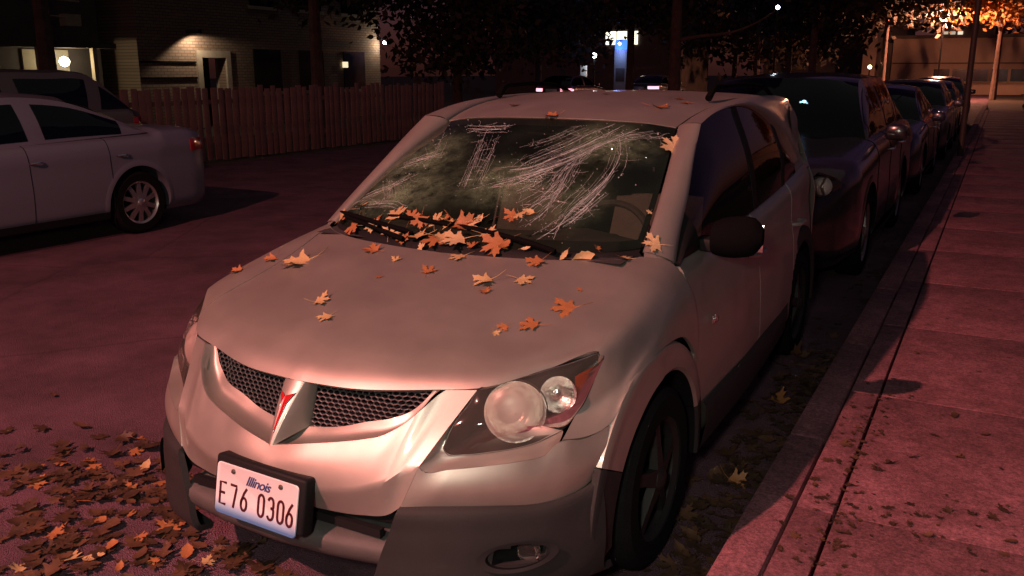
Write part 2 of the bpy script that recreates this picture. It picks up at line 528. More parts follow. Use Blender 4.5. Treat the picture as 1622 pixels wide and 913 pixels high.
# honeycomb inserts: real hexagon wires standing in front of a black backing
def grille_half(sg):
    def top_z(x): return float(np.interp(abs(x), [0, .21, .42], [.765, .768, .779]))
    def bot_z(x): return float(np.interp(abs(x), mesh_low[:, 0], mesh_low[:, 2]))
    def yy(x, z): return float(np.interp(abs(x), mesh_low[:, 0], mesh_low[:, 1])) + 0.006 + (z - bot_z(x)) * 0.42
    mb = MB()
    sx, sz = .0215, .0115
    nrow = 14
    rad = .0022
    def inside(x, z): return .022 < x < .421 and bot_z(x) - .006 < z < top_z(x) + .01
    segs = set()
    for r_ in range(nrow):
        for c_ in range(22):
            cx = .02 + c_ * sx + (sx / 2 if r_ % 2 else 0); cz = .630 + r_ * sz
            hx = [(cx + sx / 2 * a, cz + sz * b) for a, b in ((0, .66), (1, .33), (1, -.33), (0, -.66), (-1, -.33), (-1, .33))]
            for k in range(6):
                p, q = hx[k], hx[(k + 1) % 6]
                key = tuple(sorted([(round(p[0], 4), round(p[1], 4)), (round(q[0], 4), round(q[1], 4))]))
                if key in segs: continue
                segs.add(key)
                if inside(*p) and inside(*q):
                    P0 = (sg * p[0], yy(*p), p[1]); P1 = (sg * q[0], yy(*q), q[1])
                    mb.tube([P0, P1], rad, 4, cap=False)
                    if abs(p[0] - q[0]) > 1e-4:     # the sloping webs have depth
                        o = Vector((0, .012, -.001))
                        mb.add([P0, P1, tuple(Vector(P1) + o), tuple(Vector(P0) + o)], [(0, 1, 2, 3)])
    g = mb.build('grille_mesh', M_mesh, CAR, smooth=False)
    g['kind'] = 'stuff'
    bk = MB(); xs = np.linspace(0.0, .43, 24)
    vs = []; fs = []
    for x in xs:
        vs += [(sg * x, yy(x, bot_z(x)) + .03, bot_z(x) - .03), (sg * x, yy(x, top_z(x)) + .045, top_z(x) + .03)]
    for i in range(23): fs.append((2*i, 2*i+1, 2*i+3, 2*i+2))
    bk.add(vs, fs).build('grille_backing', M_void, CAR, smooth=False)
grille_half(1); grille_half(-1)

# nose divider with the red dart
db, dt = np.array([0, .022, .606]), np.array([0, .140, .768])
rows = []
for t in np.linspace(0, 1, 14):
    c = db + (dt - db) * t + np.array([0, -.006 * math.sin(PI * t), .004 * math.sin(PI * t)])
    w = .005 + .031 * t
    ro_ = np.array([.052, .130, .636]) * (1 - t) + np.array([.047, .168, .758]) * t
    mi_ = np.array([-1, 1, 1])
    rows.append([ro_ * mi_ + np.array([0, .02, 0]), ro_ * mi_, c + np.array([-w - .002, .004, 0]), c + np.array([-w + .002, .0, .0]),
                 c, c + np.array([w - .002, 0, 0]), c + np.array([w + .002, .004, 0]), ro_, ro_ + np.array([0, .02, 0])])
panel('grille_divider', [np.array(rows)], M_silver, CAR, fold=0.006, gap=0, sharp=50, outward=(0, .5, .6))
def dart(scale, lift):
    ax = (dt - db) / np.linalg.norm(dt - db)
    nn = np.array([0, -ax[2], ax[1]])
    pts = [(-.0225, .80), (-.004, .735), (.0225, .80), (.0085, .62), (.0015, .22), (-.0015, .22), (-.0085, .62)]
    cx, cy = 0, .60
    out = []
    Ln = np.linalg.norm(dt - db)
    for x, t in pts:
        x2 = x * scale; t2 = cy + (t - cy) * (1 + (scale - 1) * .35)
        p = db + (dt - db) * t2 + np.array([0, -.006 * math.sin(PI * t2), .004 * math.sin(PI * t2)])
        out.append((p + np.array([x2, 0, 0]) + nn * lift, p + np.array([x2, 0, 0]) - nn * .004))
    n = len(out)
    return MB().add([o[0] for o in out] + [o[1] for o in out], [tuple(range(n))] + [(i, n + i, n + (i + 1) % n, (i + 1) % n) for i in range(n)])
em = dart(1.25, .0022).build('emblem', M_chrome, CAR, smooth=False)
dart(1.0, .0042).build('red_dart', M_red, em, smooth=False)

# --- bumper corners below the headlights
Btop = cr([(.4595, .1008, .6103), (.4674, .1038, .6004), (.5333, .1429, .6019), (.6282, .2109, .608), (.6883, .2625, .6121), (.733, .3124, .6185), (.760, .351, .648), (.7783, .3704, .6516), (.7979, .400, .6445), (.8489, .5019, .6608)], 44)
Bbot = cr([(.4198, .0661, .4967), (.5188, .121, .498), (.6318, .200, .4916), (.7365, .3001, .4812), (.7853, .3612, .4886), (.8187, .4166, .5053), (.838, .4552, .5387)], 44)
Bl = lin([(.4198, .0661, .4967), (.4595, .1008, .6103)], 16)
Br = cr([(.838, .4552, .5387), (.848, .478, .60), (.8489, .5019, .6608)], 16)
BC = coons(Bbot, Btop, Bl, Br, 44, 16)
for j in range(16):
    for i in range(44):
        k = math.sin(PI * j / 15) * .010 * min(1, i / 6)
        BC[j, i, 1] -= k; BC[j, i, 0] += k * .5
both('bumper_corner', [BC], M_silver, CAR, gap=0.0008, fold=0.014, sharp=30)

# --- headlight recess, lens and its insides
REC_O = np.concatenate([lin([(.5441, .2745, .7905), (.500, .187, .700), (.4595, .1008, .6103)], 14)[:-1],
                        cr([(.4595, .1008, .6103), (.4674, .1038, .6004), (.5333, .1429, .6019), (.6282, .2109, .608), (.6883, .2625, .6121), (.733, .3124, .6185), (.760, .351, .648)], 22)])
LENS = [(0.4947, 0.1661, 0.6457), (0.5024, 0.1942, 0.6936), (0.5124, 0.2148, 0.7205), (0.5341, 0.2535, 0.764), (0.5441, 0.2747, 0.7913), (0.5718, 0.3036, 0.799), (0.6133, 0.3483, 0.8103), (0.6554, 0.3938, 0.8176), (0.6884, 0.4328, 0.8277), (0.7246, 0.4755, 0.8352), (0.7604, 0.5209, 0.8464), (0.7884, 0.5564, 0.8531), (0.8008, 0.5685, 0.8473), (0.7968, 0.549, 0.8144), (0.7862, 0.5156, 0.7681), (0.7733, 0.4784, 0.719), (0.7582, 0.4459, 0.6853), (0.7398, 0.4119, 0.6562), (0.7187, 0.3837, 0.6456), (0.6924, 0.3492, 0.6324), (0.654, 0.3055, 0.6247), (0.6005, 0.2512, 0.6223), (0.5433, 0.1982, 0.6229), (0.5045, 0.1677, 0.6308)]
REC_I = np.concatenate([lin([(.5441, .2765, .7913), (.5124, .2148, .7205), (.4947, .1661, .6457)], 14)[:-1],
                        cr([(.4947, .1661, .6457), (.5045, .1677, .6308), (.5433, .1982, .6229), (.6005, .2512, .6223), (.654, .3055, .6247), (.6924, .3492, .6324), (.7398, .4119, .6562)], 22)])
rec = np.array([REC_O, REC_O * .62 + REC_I * .38 + np.array([0, .010, 0]), REC_O * .25 + REC_I * .75 + np.array([0, .012, 0]), REC_I + np.array([0, .004, 0])])
both('headlight_recess', [rec], M_silver, CAR, fold=0.0, gap=0, sharp=60, outward=(.62, .6, .66))

def lens_y(x, z): return .195 + .85 * (x - .5) + .57 * (x - .5) ** 2 + .45 * (z - .70)
def headlight(sg):
    H = empty('headlight'); H.parent = CAR
    out = cr(LENS + [LENS[0]], 97)[:-1]
    out = out * np.array([1, 1, 1])
    ce = np.array([.655, 0, .715])
    def ring(s, off, bulge):
        r_ = []
        for p in out:
            x = ce[0] + (p[0] - ce[0]) * s; z = ce[2] + (p[2] - ce[2]) * s
            r_.append((sg * x, lens_y(x, z) + off - bulge * (1 - s * s) * (.40 + .60 * min(1, max(0, (z - .635) / .075))), z))
        return r_
    # lens
    mb = MB(); vs = []; n = len(out)
    ss = [1, .985, .95, .88, .78, .65, .5, .33, .16]
    for k, s in enumerate(ss): vs += ring(s, .003 if k == 0 else .0, .062)
    fs = []
    for k in range(len(ss) - 1):
        for i in range(n): fs.append((k*n + i, k*n + (i+1) % n, (k+1)*n + (i+1) % n, (k+1)*n + i))
    vs.append((sg * ce[0], lens_y(ce[0], ce[2]) - .062, ce[2]))
    k = len(ss) - 1
    for i in range(n): fs.append((k*n + i, k*n + (i+1) % n, len(vs) - 1))
    mb.add(vs, fs).build('lens', M_lens, H, sharp=80)
    # black seal round the lens
    sl = MB(); vs = ring(1.0, .001, 0) + ring(1.012, .006, 0) + ring(.972, .002, .0)
    fs = [(i, (i+1) % n, n + (i+1) % n, n + i) for i in range(n)] + [(i, (i+1) % n, 2*n + (i+1) % n, 2*n + i) for i in range(n)]
    sl.add(vs, fs).build('seal', M_black, H)
    # housing bowl behind
    hb = MB(); vs = ring(.985, .006, 0) + ring(.95, .045, 0) + ring(.75, .075, 0) + ring(.4, .085, 0) + [(sg * ce[0], lens_y(ce[0], ce[2]) + .09, ce[2])]
    fs = []
    for k in range(3):
        for i in range(n): fs.append((k*n + i, k*n + (i+1) % n, (k+1)*n + (i+1) % n, (k+1)*n + i))
    for i in range(n): fs.append((3*n + i, 3*n + (i+1) % n, 4*n))
    hb.add(vs, fs).build('housing', M_housing, H)
    # round bowls
    def bowl(name, c, rad, depth, yaw, tilt=0):
        prof = [(rad * (1 - t) + .004, -.010 + depth * (t * .72 + .28 * math.sin(t * PI / 2))) for t in np.linspace(.03, .95, 12)] + [(.001, depth - .010)]
        b_ = MB().lathe(prof, 40, 'y')
        b_.add(*(lambda q: (q.v, q.f))(MB().lathe([(.001, depth - .030), (.012, depth - .028), (.014, depth - .010)], 16, 'y')))
        M_ = Matrix.Translation((sg * c[0], c[1], c[2])) @ Matrix.Rotation(yaw * sg, 4, 'Z') @ Matrix.Rotation(tilt, 4, 'X')
        b_.xf(M_)
        b_.build(name, M_reflector, H, sharp=60)
        if rad > .06:
            MB().lathe([(rad * 1.0, -.004), (rad * .85, -.016), (rad * .6, -.026), (rad * .3, -.031), (.001, -.033)], 40, 'y').xf(M_).build('glare_disc', M_glare, H, sharp=80)  # added disc over the bowl, carries the painted glare
    bowl('main_reflector', (.628, .338, .718), .086, .080, R(30), R(-12))
    MB().lathe([(.088, .004), (.091, -.006), (.087, -.008)], 40, 'y').xf(Matrix.Translation((sg * .628, .344, .718)) @ Matrix.Rotation(R(30) * sg, 4, 'Z') @ Matrix.Rotation(R(-12), 4, 'X')).build('lamp_bezel', M_housing, H)
    bowl('turn_reflector', (.718, .428, .757), .050, .044, R(34), R(-12))
    # amber wedge at the outer end
    am = [(.7874, .8198), (.7422, .794), (.750, .750), (.7575, .7292), (.774, .739), (.786, .785)]
    vs = [(sg * x, lens_y(x, z) + .012, z) for x, z in am] + [(sg * x, lens_y(x, z) + .05, z) for x, z in am]
    m = len(am)
    MB().add(vs, [tuple(range(m))] + [(i, (i+1) % m, m + (i+1) % m, m + i) for i in range(m)]).build('turn_signal', M_amber, H, smooth=False)
    return H
headlight(1); headlight(-1)

# --- grey lower cladding: corners, intake, lip
Ct = cr([(.4185, .056, .4945), (.5188, .107, .496), (.6318, .186, .4895), (.7365, .287, .479), (.79, .352, .487), (.826, .412, .506), (.850, .455, .540)], 44)
Cm = cr([(.400, .040, .43), (.52, .092, .425), (.64, .176, .42), (.745, .275, .41), (.80, .345, .41), (.842, .41, .42), (.862, .450, .44)], 44)
Cn = cr([(.375, .030, .36), (.52, .088, .35), (.64, .172, .345), (.745, .27, .335), (.80, .34, .335), (.845, .405, .335), (.868, .448, .34)], 44)
Cb = cr([(.345, .035, .24), (.52, .095, .235), (.63, .175, .23), (.73, .275, .225), (.79, .35, .22), (.835, .42, .22), (.860, .470, .22)], 44)
CLG = np.array([cr([Ct[i] + np.array([0, .012, .004]), Ct[i], Cm[i], Cn[i], Cb[i], Cb[i] + np.array([0, .06, -.02])], 22) for i in range(44)]).transpose(1, 0, 2)
FOGC = (.700, .348)
def not_fog(c): return ((abs(c.x) - FOGC[0]) / .058) ** 2 + ((c.z - FOGC[1]) / .032) ** 2 > 1
both('lower_cladding', [CLG], M_clad, CAR, keep=not_fog, fold=0.02, gap=0, sharp=45)
def fog(sg):
    F = empty('fog_lamp'); F.parent = CAR
    # dark funnel
    vs = []; n = 28
    for s, d in ((1.30, -.014), (1.02, -.010), (.92, .03), (.0, .06)):
        for j in range(n):
            th = 2 * PI * j / n
            x = FOGC[0] + .066 * s * math.cos(th); z = FOGC[1] + .036 * s * math.sin(th)
            y = float(np.interp(x, Cn[:, 0], Cn[:, 1])) + d
            vs.append((sg * x, y, z))
    fs = [(k*n + i, k*n + (i+1) % n, (k+1)*n + (i+1) % n, (k+1)*n + i) for k in range(3) for i in range(n)]
    MB().add(vs[:2*n], fs[:n]).build('fog_surround', M_clad, F)
    MB().add(vs, fs[n:]).build('fog_recess', M_void, F)
    T = Matrix.Translation((sg * .712, .262, .345)) @ Matrix.Rotation(R(30) * sg, 4, 'Z')
    MB().lathe([(.034, -.002), (.034, .02), (.031, .004), (.026, .016), (.016, .024), (.001, .028)], 28, 'y').xf(T).build('fog_reflector', M_reflector, F)
    MB().lathe([(.032, .0), (.022, -.004), (.001, -.006)], 28, 'y').xf(T).build('fog_lens', M_lens, F, sharp=80)
fog(1); fog(-1)
# centre: recessed intake wall, then the lip bar that carries on across
xs = np.linspace(0, .41, 20)
inb = lambda x: float(np.interp(x, [0, .2, .41], [.018, .030, .066]))
INT = np.array([[(x, inb(x) + .02, .462) for x in xs], [(x, inb(x) + .015, .436) for x in xs], [(x, inb(x) + .09, .432) for x in xs], [(x, inb(x) + .10, .375) for x in xs], [(x, inb(x) + .03, .372) for x in xs]])
panel('lower_intake', [INT], M_void, CAR, mirror=True, fold=0, sharp=30)
LIP = np.array([cr([(x, inb(x) + .09, .392), (x, inb(x) + .012, .386), (x, inb(x) - .020, .370), (x, inb(x) - .024, .345), (x, inb(x) - .008, .315), (x, inb(x) + .05, .285), (x, inb(x) + .12, .262)], 18) for x in np.linspace(0, .40, 20)]).transpose(1, 0, 2)
panel('bumper_lip', [LIP], M_lip, CAR, mirror=True, fold=0, sharp=60)
MB().box(-.36, .36, .05, .07, .395, .42).build('intake_bar', M_black, CAR, smooth=False)
# underside and dark core so that nothing shows through the gaps
core = MB()
core.box(-.60, .60, .35, 1.10, .25, .74); core.box(-.66, .66, 1.10, 4.10, .22, .42)
core.build('underbody', M_void, CAR, smooth=False)

# --- license plate
def plate_material():
    m = bpy.data.materials.new('plate_enamel')
    N, L = nodes_of(m)
    b = N['Principled BSDF']; b.inputs['Roughness'].default_value = 0.38
    tc = N.new('ShaderNodeTexCoord'); sp = N.new('ShaderNodeSeparateXYZ')
    L.new(tc.outputs['Object'], sp.inputs[0])
    mr = N.new('ShaderNodeMapRange'); mr.inputs['From Min'].default_value = -.076; mr.inputs['From Max'].default_value = -.028
    L.new(sp.outputs[2], mr.inputs['Value'])
    rp = N.new('ShaderNodeValToRGB')
    rp.color_ramp.elements[0].color = (.06, .17, .38, 1); rp.color_ramp.elements[0].position = .12
    rp.color_ramp.elements[1].color = (.80, .80, .82, 1); rp.color_ramp.elements[1].position = 1.0
    e = rp.color_ramp.elements.new(.45); e.color = (.30, .48, .68, 1)
    L.new(mr.outputs[0], rp.inputs[0])
    # faint printed portrait oval in the middle
    vm = N.new('ShaderNodeVectorMath'); vm.operation = 'MULTIPLY'; vm.inputs[1].default_value = (1 / .026, 0, 1 / .036)
    of = N.new('ShaderNodeVectorMath'); of.operation = 'SUBTRACT'; of.inputs[1].default_value = (-.005, 0, -.005)
    L.new(tc.outputs['Object'], of.inputs[0]); L.new(of.outputs[0], vm.inputs[0])
    ln = N.new('ShaderNodeVectorMath'); ln.operation = 'LENGTH'; L.new(vm.outputs[0], ln.inputs[0])
    r2 = N.new('ShaderNodeValToRGB')
    r2.color_ramp.elements[0].position = .7; r2.color_ramp.elements[0].color = (0, 0, 0, 1)
    r2.color_ramp.elements[1].position = .86; r2.color_ramp.elements[1].color = (.16, .16, .16, 1)
    e2 = r2.color_ramp.elements.new(1.0); e2.color = (0, 0, 0, 1)
    L.new(ln.outputs['Value'], r2.inputs[0])
    mx = N.new('ShaderNodeMix'); mx.data_type = 'RGBA'
    L.new(r2.outputs[0], mx.inputs[0]); L.new(rp.outputs[0], mx.inputs[6]); mx.inputs[7].default_value = (.35, .42, .55, 1)
    L.new(mx.outputs[2], b.inputs['Base Color'])
    return m
M_plate = plate_material()

def strokes(mb, polys, w, ox, oz, sx, sz, y, depth=.0014):
    """flat raised strokes with round ends: polys in a unit box, drawn in xz facing -y"""
    for pl in polys:
        P = [Vector((ox + px * sx, 0, oz + pz * sz)) for px, pz in pl]
        n = len(P); Ls = []; Rs = []
        for i in range(n):
            t = (P[min(i + 1, n - 1)] - P[max(i - 1, 0)]).normalized()
            s_ = Vector((-t.z, 0, t.x)) * (w / 2)
            e = Vector()
            if i == 0: e = -t * w * .35
            if i == n - 1: e = t * w * .35
            Ls.append(P[i] + s_ + e); Rs.append(P[i] - s_ + e)
        vs = [(q.x, y - depth, q.z) for q in Ls] + [(q.x, y - depth, q.z) for q in Rs] + [(q.x, y + .0005, q.z) for q in Ls] + [(q.x, y + .0005, q.z) for q in Rs]
        fs = []
        for i in range(n - 1):
            fs += [(i, i + 1, n + i + 1, n + i), (i, 2*n + i, 2*n + i + 1, i + 1), (n + i, n + i + 1, 3*n + i + 1, 3*n + i)]
        fs += [(0, n, 3*n, 2*n), (n - 1, 3*n - 1, 4*n - 1, 2*n - 1)]
        mb.add(vs, fs)

def arcp(cx, cz, rx, rz, a0, a1, n=8):
    return [(cx + rx * math.cos(R(a0 + (a1 - a0) * i / n)), cz + rz * math.sin(R(a0 + (a1 - a0) * i / n))) for i in range(n + 1)]
GLYPH = {
    'E': [[(1, 1), (0, 1), (0, 0), (1, 0)], [(0, .52), (.8, .52)]],
    '7': [[(0, 1), (1, 1), (.98, .86), (.55, .0)]],
    '6': [[(.86, 1), (.45, .78)] + [(.06, .42), (0, .26)] + arcp(.5, .25, .5, .25, 180, 360, 10) + [(1, .34)] + arcp(.5, .34, .5, .24, 0, 180, 10) + [(0, .30)]],
    '0': [arcp(.5, .76, .5, .24, 0, 180, 8) + arcp(.5, .24, .5, .24, 180, 360, 8) + [(1, .5), (1, .78)]],
    '3': [arcp(.48, .77, .48, .23, 150, 0, 8) + [(.96, .64)] + arcp(.55, .62, .41, .10, 0, -80, 4) , arcp(.55, .44, .45, .10, 80, 0, 4) + arcp(.48, .25, .52, .25, 0, -150, 10)],
}
def license_plate():
    LP = empty('license_plate'); LP.parent = CAR
    T = Matrix.Translation((0.0, -.046, .470)) @ Matrix.Rotation(R(2.2), 4, 'Y') @ Matrix.Rotation(R(-9), 4, 'X')
    # pressed sheet with rounded corners and a raised edge
    def rr(w, h, r_, n=6):
        o = []
        for cx, cz, a in ((w - r_, h - r_, 0), (-w + r_, h - r_, 90), (-w + r_, -h + r_, 180), (w - r_, -h + r_, 270)):
            o += [(cx + r_ * math.cos(R(a + 90 * k / n)), cz + r_ * math.sin(R(a + 90 * k / n))) for k in range(n + 1)]
        return o
    def rings(spec):
        vs = []; n = None
        for w, h, r_, y in spec:
            p = rr(w, h, r_); n = len(p); vs += [(x, y, z) for x, z in p]
        fs = [(k*n + i, k*n + (i+1) % n, (k+1)*n + (i+1) % n, (k+1)*n + i) for k in range(len(spec) - 1) for i in range(n)]
        fs.append(tuple((len(spec) - 1) * n + i for i in range(n)))
        return vs, fs
    def fin(mb, name, mat, **k):
        o = mb.build(name, mat, LP, **k); o.matrix_local = T
        return o
    fin(MB().add(*rings([(.1525, .0762, .012, .0015), (.1525, .0762, .012, -.0008), (.1515, .0752, .012, -.0022), (.1490, .0727, .010, -.0022), (.1475, .0712, .010, -.0008)])), 'plate', M_plate, sharp=50)
    # holder behind
    fin(MB().bev(-.166, .172, .004, .052, -.070, .096, .010), 'holder', M_black, sharp=60)
    # digits
    xs = [-.136, -.094, -.0535, .0115, .0475, .0835, .1165]
    for ch, x in zip('E760306', xs):
        mb = MB()
        strokes(mb, GLYPH[ch], 0.0074, x, -.046, .0205, .064, -.0008)
        fin(mb, 'digit', M_platetext, smooth=False)
    # script line
    cu = bpy.data.curves.new('script', 'FONT'); cu.body = 'Illinois'; cu.size = .040; cu.shear = .38; cu.extrude = .0006; cu.align_x = 'CENTER'; cu.space_character = .92; cu.offset = .0006
    to = bpy.data.objects.new('script', cu); COL.objects.link(to)
    dg = bpy.context.evaluated_depsgraph_get()
    me = bpy.data.meshes.new_from_object(to.evaluated_get(dg)); me.name = 'script'
    bpy.data.objects.remove(to)
    me.transform(Matrix.Translation((.004, -.0012, .031)) @ Matrix.Rotation(R(90), 4, 'X'))
    me.materials.clear(); me.materials.append(M_platename)
    so = bpy.data.objects.new('script', me); link(so, LP); so.matrix_local = T
    for x in (-.090, .088):
        fin(MB().lathe([(.0001, -.0065), (.005, -.006), (.0075, -.003), (.0075, .0)], 12, 'y', (x, 0, .058)), 'bolt', M_bolt)
license_plate()

# --- windshield, cowl, pillars, roof
WB = [(0, 1.000, 1.028), (.23, 1.015, 1.030), (.46, 1.062, 1.034), (.60, 1.120, 1.036), (.672, 1.190, 1.042)]
WT = [(0, 1.800, 1.450), (.28, 1.823, 1.445), (.46, 1.856, 1.433), (.557, 1.885, 1.418)]
wb, wt = cr(WB, 30), cr(WT, 30)
wl = cr([WB[0], (0, 1.42, 1.272), WT[0]], 30)
wr = cr([WB[-1], (.660, 1.30, 1.108), (.610, 1.62, 1.290), WT[-1]], 30)
WIND = coons(wb, wt, wl, wr, 30, 30)
WS = panel('windshield', [WIND], M_wind, CAR, mirror=True, fold=0.0, gap=0, sharp=80)
# black band round the glass
band = MB()
def strip(mb, A, B, off):
    n = len(A); o = np.array(off)
    mb.add(list(A + o) + list(B + o), [(i, i + 1, n + i + 1, n + i) for i in range(n - 1)])
for sg in (1, -1):
    S = np.array([sg, 1, 1])
    strip(band, wt * S, WIND[27] * S, (0, .003, -.004)); strip(band, wb * S, WIND[2] * S, (0, .003, -.004))
    strip(band, WIND[:, 29] * S, WIND[:, 28] * S, (0, .003, -.004))
band.build('windshield_surround', M_black, WS)
# cowl tray
hr = HOODG[:, -1]
cow = np.array([hr + np.array([0, .006, -.016]), hr + np.array([0, .03, -.03]), cr(WB, 33) + np.array([0, -.012, -.012]), cr(WB, 33) + np.array([0, .012, .0])])
panel('cowl', [cow], M_black, CAR, mirror=True, fold=0, sharp=60)

ap_in = cr([(.685, 1.180, 1.030), (.672, 1.30, 1.106), (.620, 1.62, 1.292), (.566, 1.885, 1.420)], 30)
ap_out = cr([(.782, 1.255, .985), (.760, 1.36, 1.07), (.733, 1.53, 1.20), (.700, 1.69, 1.330), (.672, 1.85, 1.440)], 30)
ap_mid = np.array([(ap_in[i] * .5 + ap_out[i] * .5) + np.array([.012, -.022, .012]) for i in range(30)])
AP = np.array([cr([ap_in[i] + np.array([-.004, .012, -.012]), ap_in[i], ap_mid[i], ap_out[i], ap_out[i] + np.array([-.006, .014, -.006])], 12) for i in range(30)])
both('windshield_pillar', [AP], M_silver, CAR, fold=0, gap=0, sharp=50)
# fill between the pillar foot, hood corner and fender
foot = np.array([cr([(.698, 1.158, 1.018), (.735, 1.185, 1.012), (.775, 1.213, .996)], 10), cr([(.690, 1.180, 1.034), (.742, 1.205, 1.022), (.782, 1.255, .988)], 10)])
both('pillar_foot', [foot], M_silver, CAR, fold=0, gap=0)

ROOFX = [(1.885, .557), (2.3, .592), (2.9, .610), (3.5, .600), (3.95, .57)]
def rx(y): return float(np.interp(y, [a for a, b in ROOFX], [b for a, b in ROOFX]))
zc = lambda y: float(np.interp(y, [1.80, 1.95, 2.15, 2.4, 2.7, 3.1, 3.5, 3.95], [1.452, 1.490, 1.520, 1.540, 1.549, 1.546, 1.528, 1.485]))
ys = [0, .12, .3, .55, .9, 1.3, 1.7, 2.06]
rails = []
for fr, wdrop in ((0, 0), (.5, .008), (.82, .018), (1.0, .032)):
    pts = []
    for q, yy in enumerate(ys):
        y0 = float(np.interp(fr, [0, .5, .82, 1.0], [1.800, 1.823, 1.856, 1.885]))
        y = y0 + yy * (3.95 - y0) / 2.06
        x = rx(max(y, 1.885)) * fr
        z = zc(y - (y0 - 1.80)) - wdrop - (0 if q else .000)
        if q == 0: z = float(np.interp(fr, [0, .5, .82, 1.0], [1.452, 1.447, 1.435, 1.421]))
        pts.append((x, y, z))
    rails.append(pts)
ROOF = loft(rails, 40, 16)
panel('roof', [ROOF], M_silver, CAR, mirror=True, fold=0.014, gap=0.0)
# black ditch strip
ed = ROOF[-1]
dit = np.array([ed + np.array([0, .0, -.010]), ed + np.array([.016, .0, -.012])])
both('roof_ditch', [dit], M_black, CAR, fold=0, gap=0)
# cantrail: from the ditch out to the window tops
win_top = cr([(.672, 1.85, 1.440), (.668, 2.0, 1.468), (.672, 2.3, 1.492), (.675, 2.65, 1.478), (.683, 3.0, 1.405), (.698, 3.35, 1.275), (.712, 3.58, 1.12)], 40)
ct_in = np.array([(ed[i][0] + .014, ed[i][1], ed[i][2] - .003) for i in range(40)])
ct = np.array([cr([ct_in[i] + np.array([0, 0, -.012]), ct_in[i], ct_in[i] * .5 + win_top[i] * .5 + np.array([.018, 0, .014]), win_top[i], win_top[i] + np.array([-.01, 0, -.004])], 10) for i in range(40)])
both('roof_side', [ct], M_silver, CAR, fold=0, gap=0, sharp=50)
# roof rails
for sg in (1, -1):
    rp = cr([(.552, 2.38, 1.530), (.556, 2.45, 1.572), (.562, 2.55, 1.576), (.598, 2.95, 1.576), (.608, 3.25, 1.550), (.608, 3.42, 1.500)], 24) * np.array([sg, 1, 1])
    RR = MB().tube(rp, .012, 8).build('roof_rail', M_matte, CAR)
    MB().tube([(sg * .550, 2.36, 1.525), (sg * .554, 2.41, 1.562), (sg * .556, 2.46, 1.578)], [.017, .016, .012], 8).build('rail_foot', M_matte, RR)

# --- body side
SY = [1.30, 1.6, 2.0, 2.4, 2.8, 3.2, 3.6, 3.9, 4.15, 4.30, 4.36]
def side_col(y):
    k = float(np.interp(y, [1.2, 2.0, 2.8, 3.53, 4.0, 4.30, 4.36], [.985, .992, .968, .928, .88, .79, .68]))
    belt = float(np.interp(y, [1.2, 1.6, 3.4, 3.9, 4.36], [.985, 1.000, 1.065, 1.09, 1.09]))
    return [(.80 * k, y, .235), (.868 * k, y, .30), (.882 * k, y, .42), (.880 * k, y, .58), (.872 * k, y, .70), (.868 * k, y, .74), (.848 * k, y, .86), (.812 * k, y, belt - .02), (.790 * k, y, belt)]
def side_grid(y0, y1, n):
    yy = np.linspace(y0, y1, n)
    return np.array([cr(side_col(y), 36) for y in yy]).transpose(1, 0, 2)
def arch_keep(c):
    return ((c.y - WHEEL_Y) ** 2 + (c.z - WHEEL_Z) ** 2 > .43 ** 2) and ((c.y - REAR_Y) ** 2 + (c.z - WHEEL_Z) ** 2 > .40 ** 2)
fd = both('front_door', [side_grid(1.262, 2.285, 30)], M_silver, CAR, keep=arch_keep)
rd = both('rear_door', [side_grid(2.29, 3.20, 30)], M_silver, CAR, keep=arch_keep)
both('quarter_panel', [side_grid(3.205, 4.36, 40)], M_silver, CAR, keep=arch_keep)
for sg, a, b in ((1, fd[0], rd[0]), (-1, fd[1], rd[1])):
    for d, y in ((a, 2.17), (b, 3.08)):
        MB().tube(cr([(sg * .845, y - .09, .868), (sg * .880, y - .07, .872), (sg * .884, y, .874), (sg * .880, y + .07, .872), (sg * .845, y + .09, .868)], 12), .011, 8).build('handle', M_silver, d)
    # lower side cladding
    g = np.array([[(sg * (x + .008 - .05 * max(0, (y - 1.9) / 1.2) ** 1.5), y, z) for y in np.linspace(1.36, 3.06, 12)] for x, z in ((.79, .225), (.868, .26), (.885, .36), (.882, .43), (.870, .445))])
    panel('side_cladding', [g], M_clad, CAR, fold=0, gap=0)
# chrome name badge low on the front door
bd = MB()
for k, (y, h) in enumerate(((1.46, .030), (1.478, .018), (1.494, .030), (1.512, .020))):
    bd.bev(.868, .8735, y, y + .012, .722, .722 + h, .0015)
bd.build('door_badge', M_chrome, fd[0])
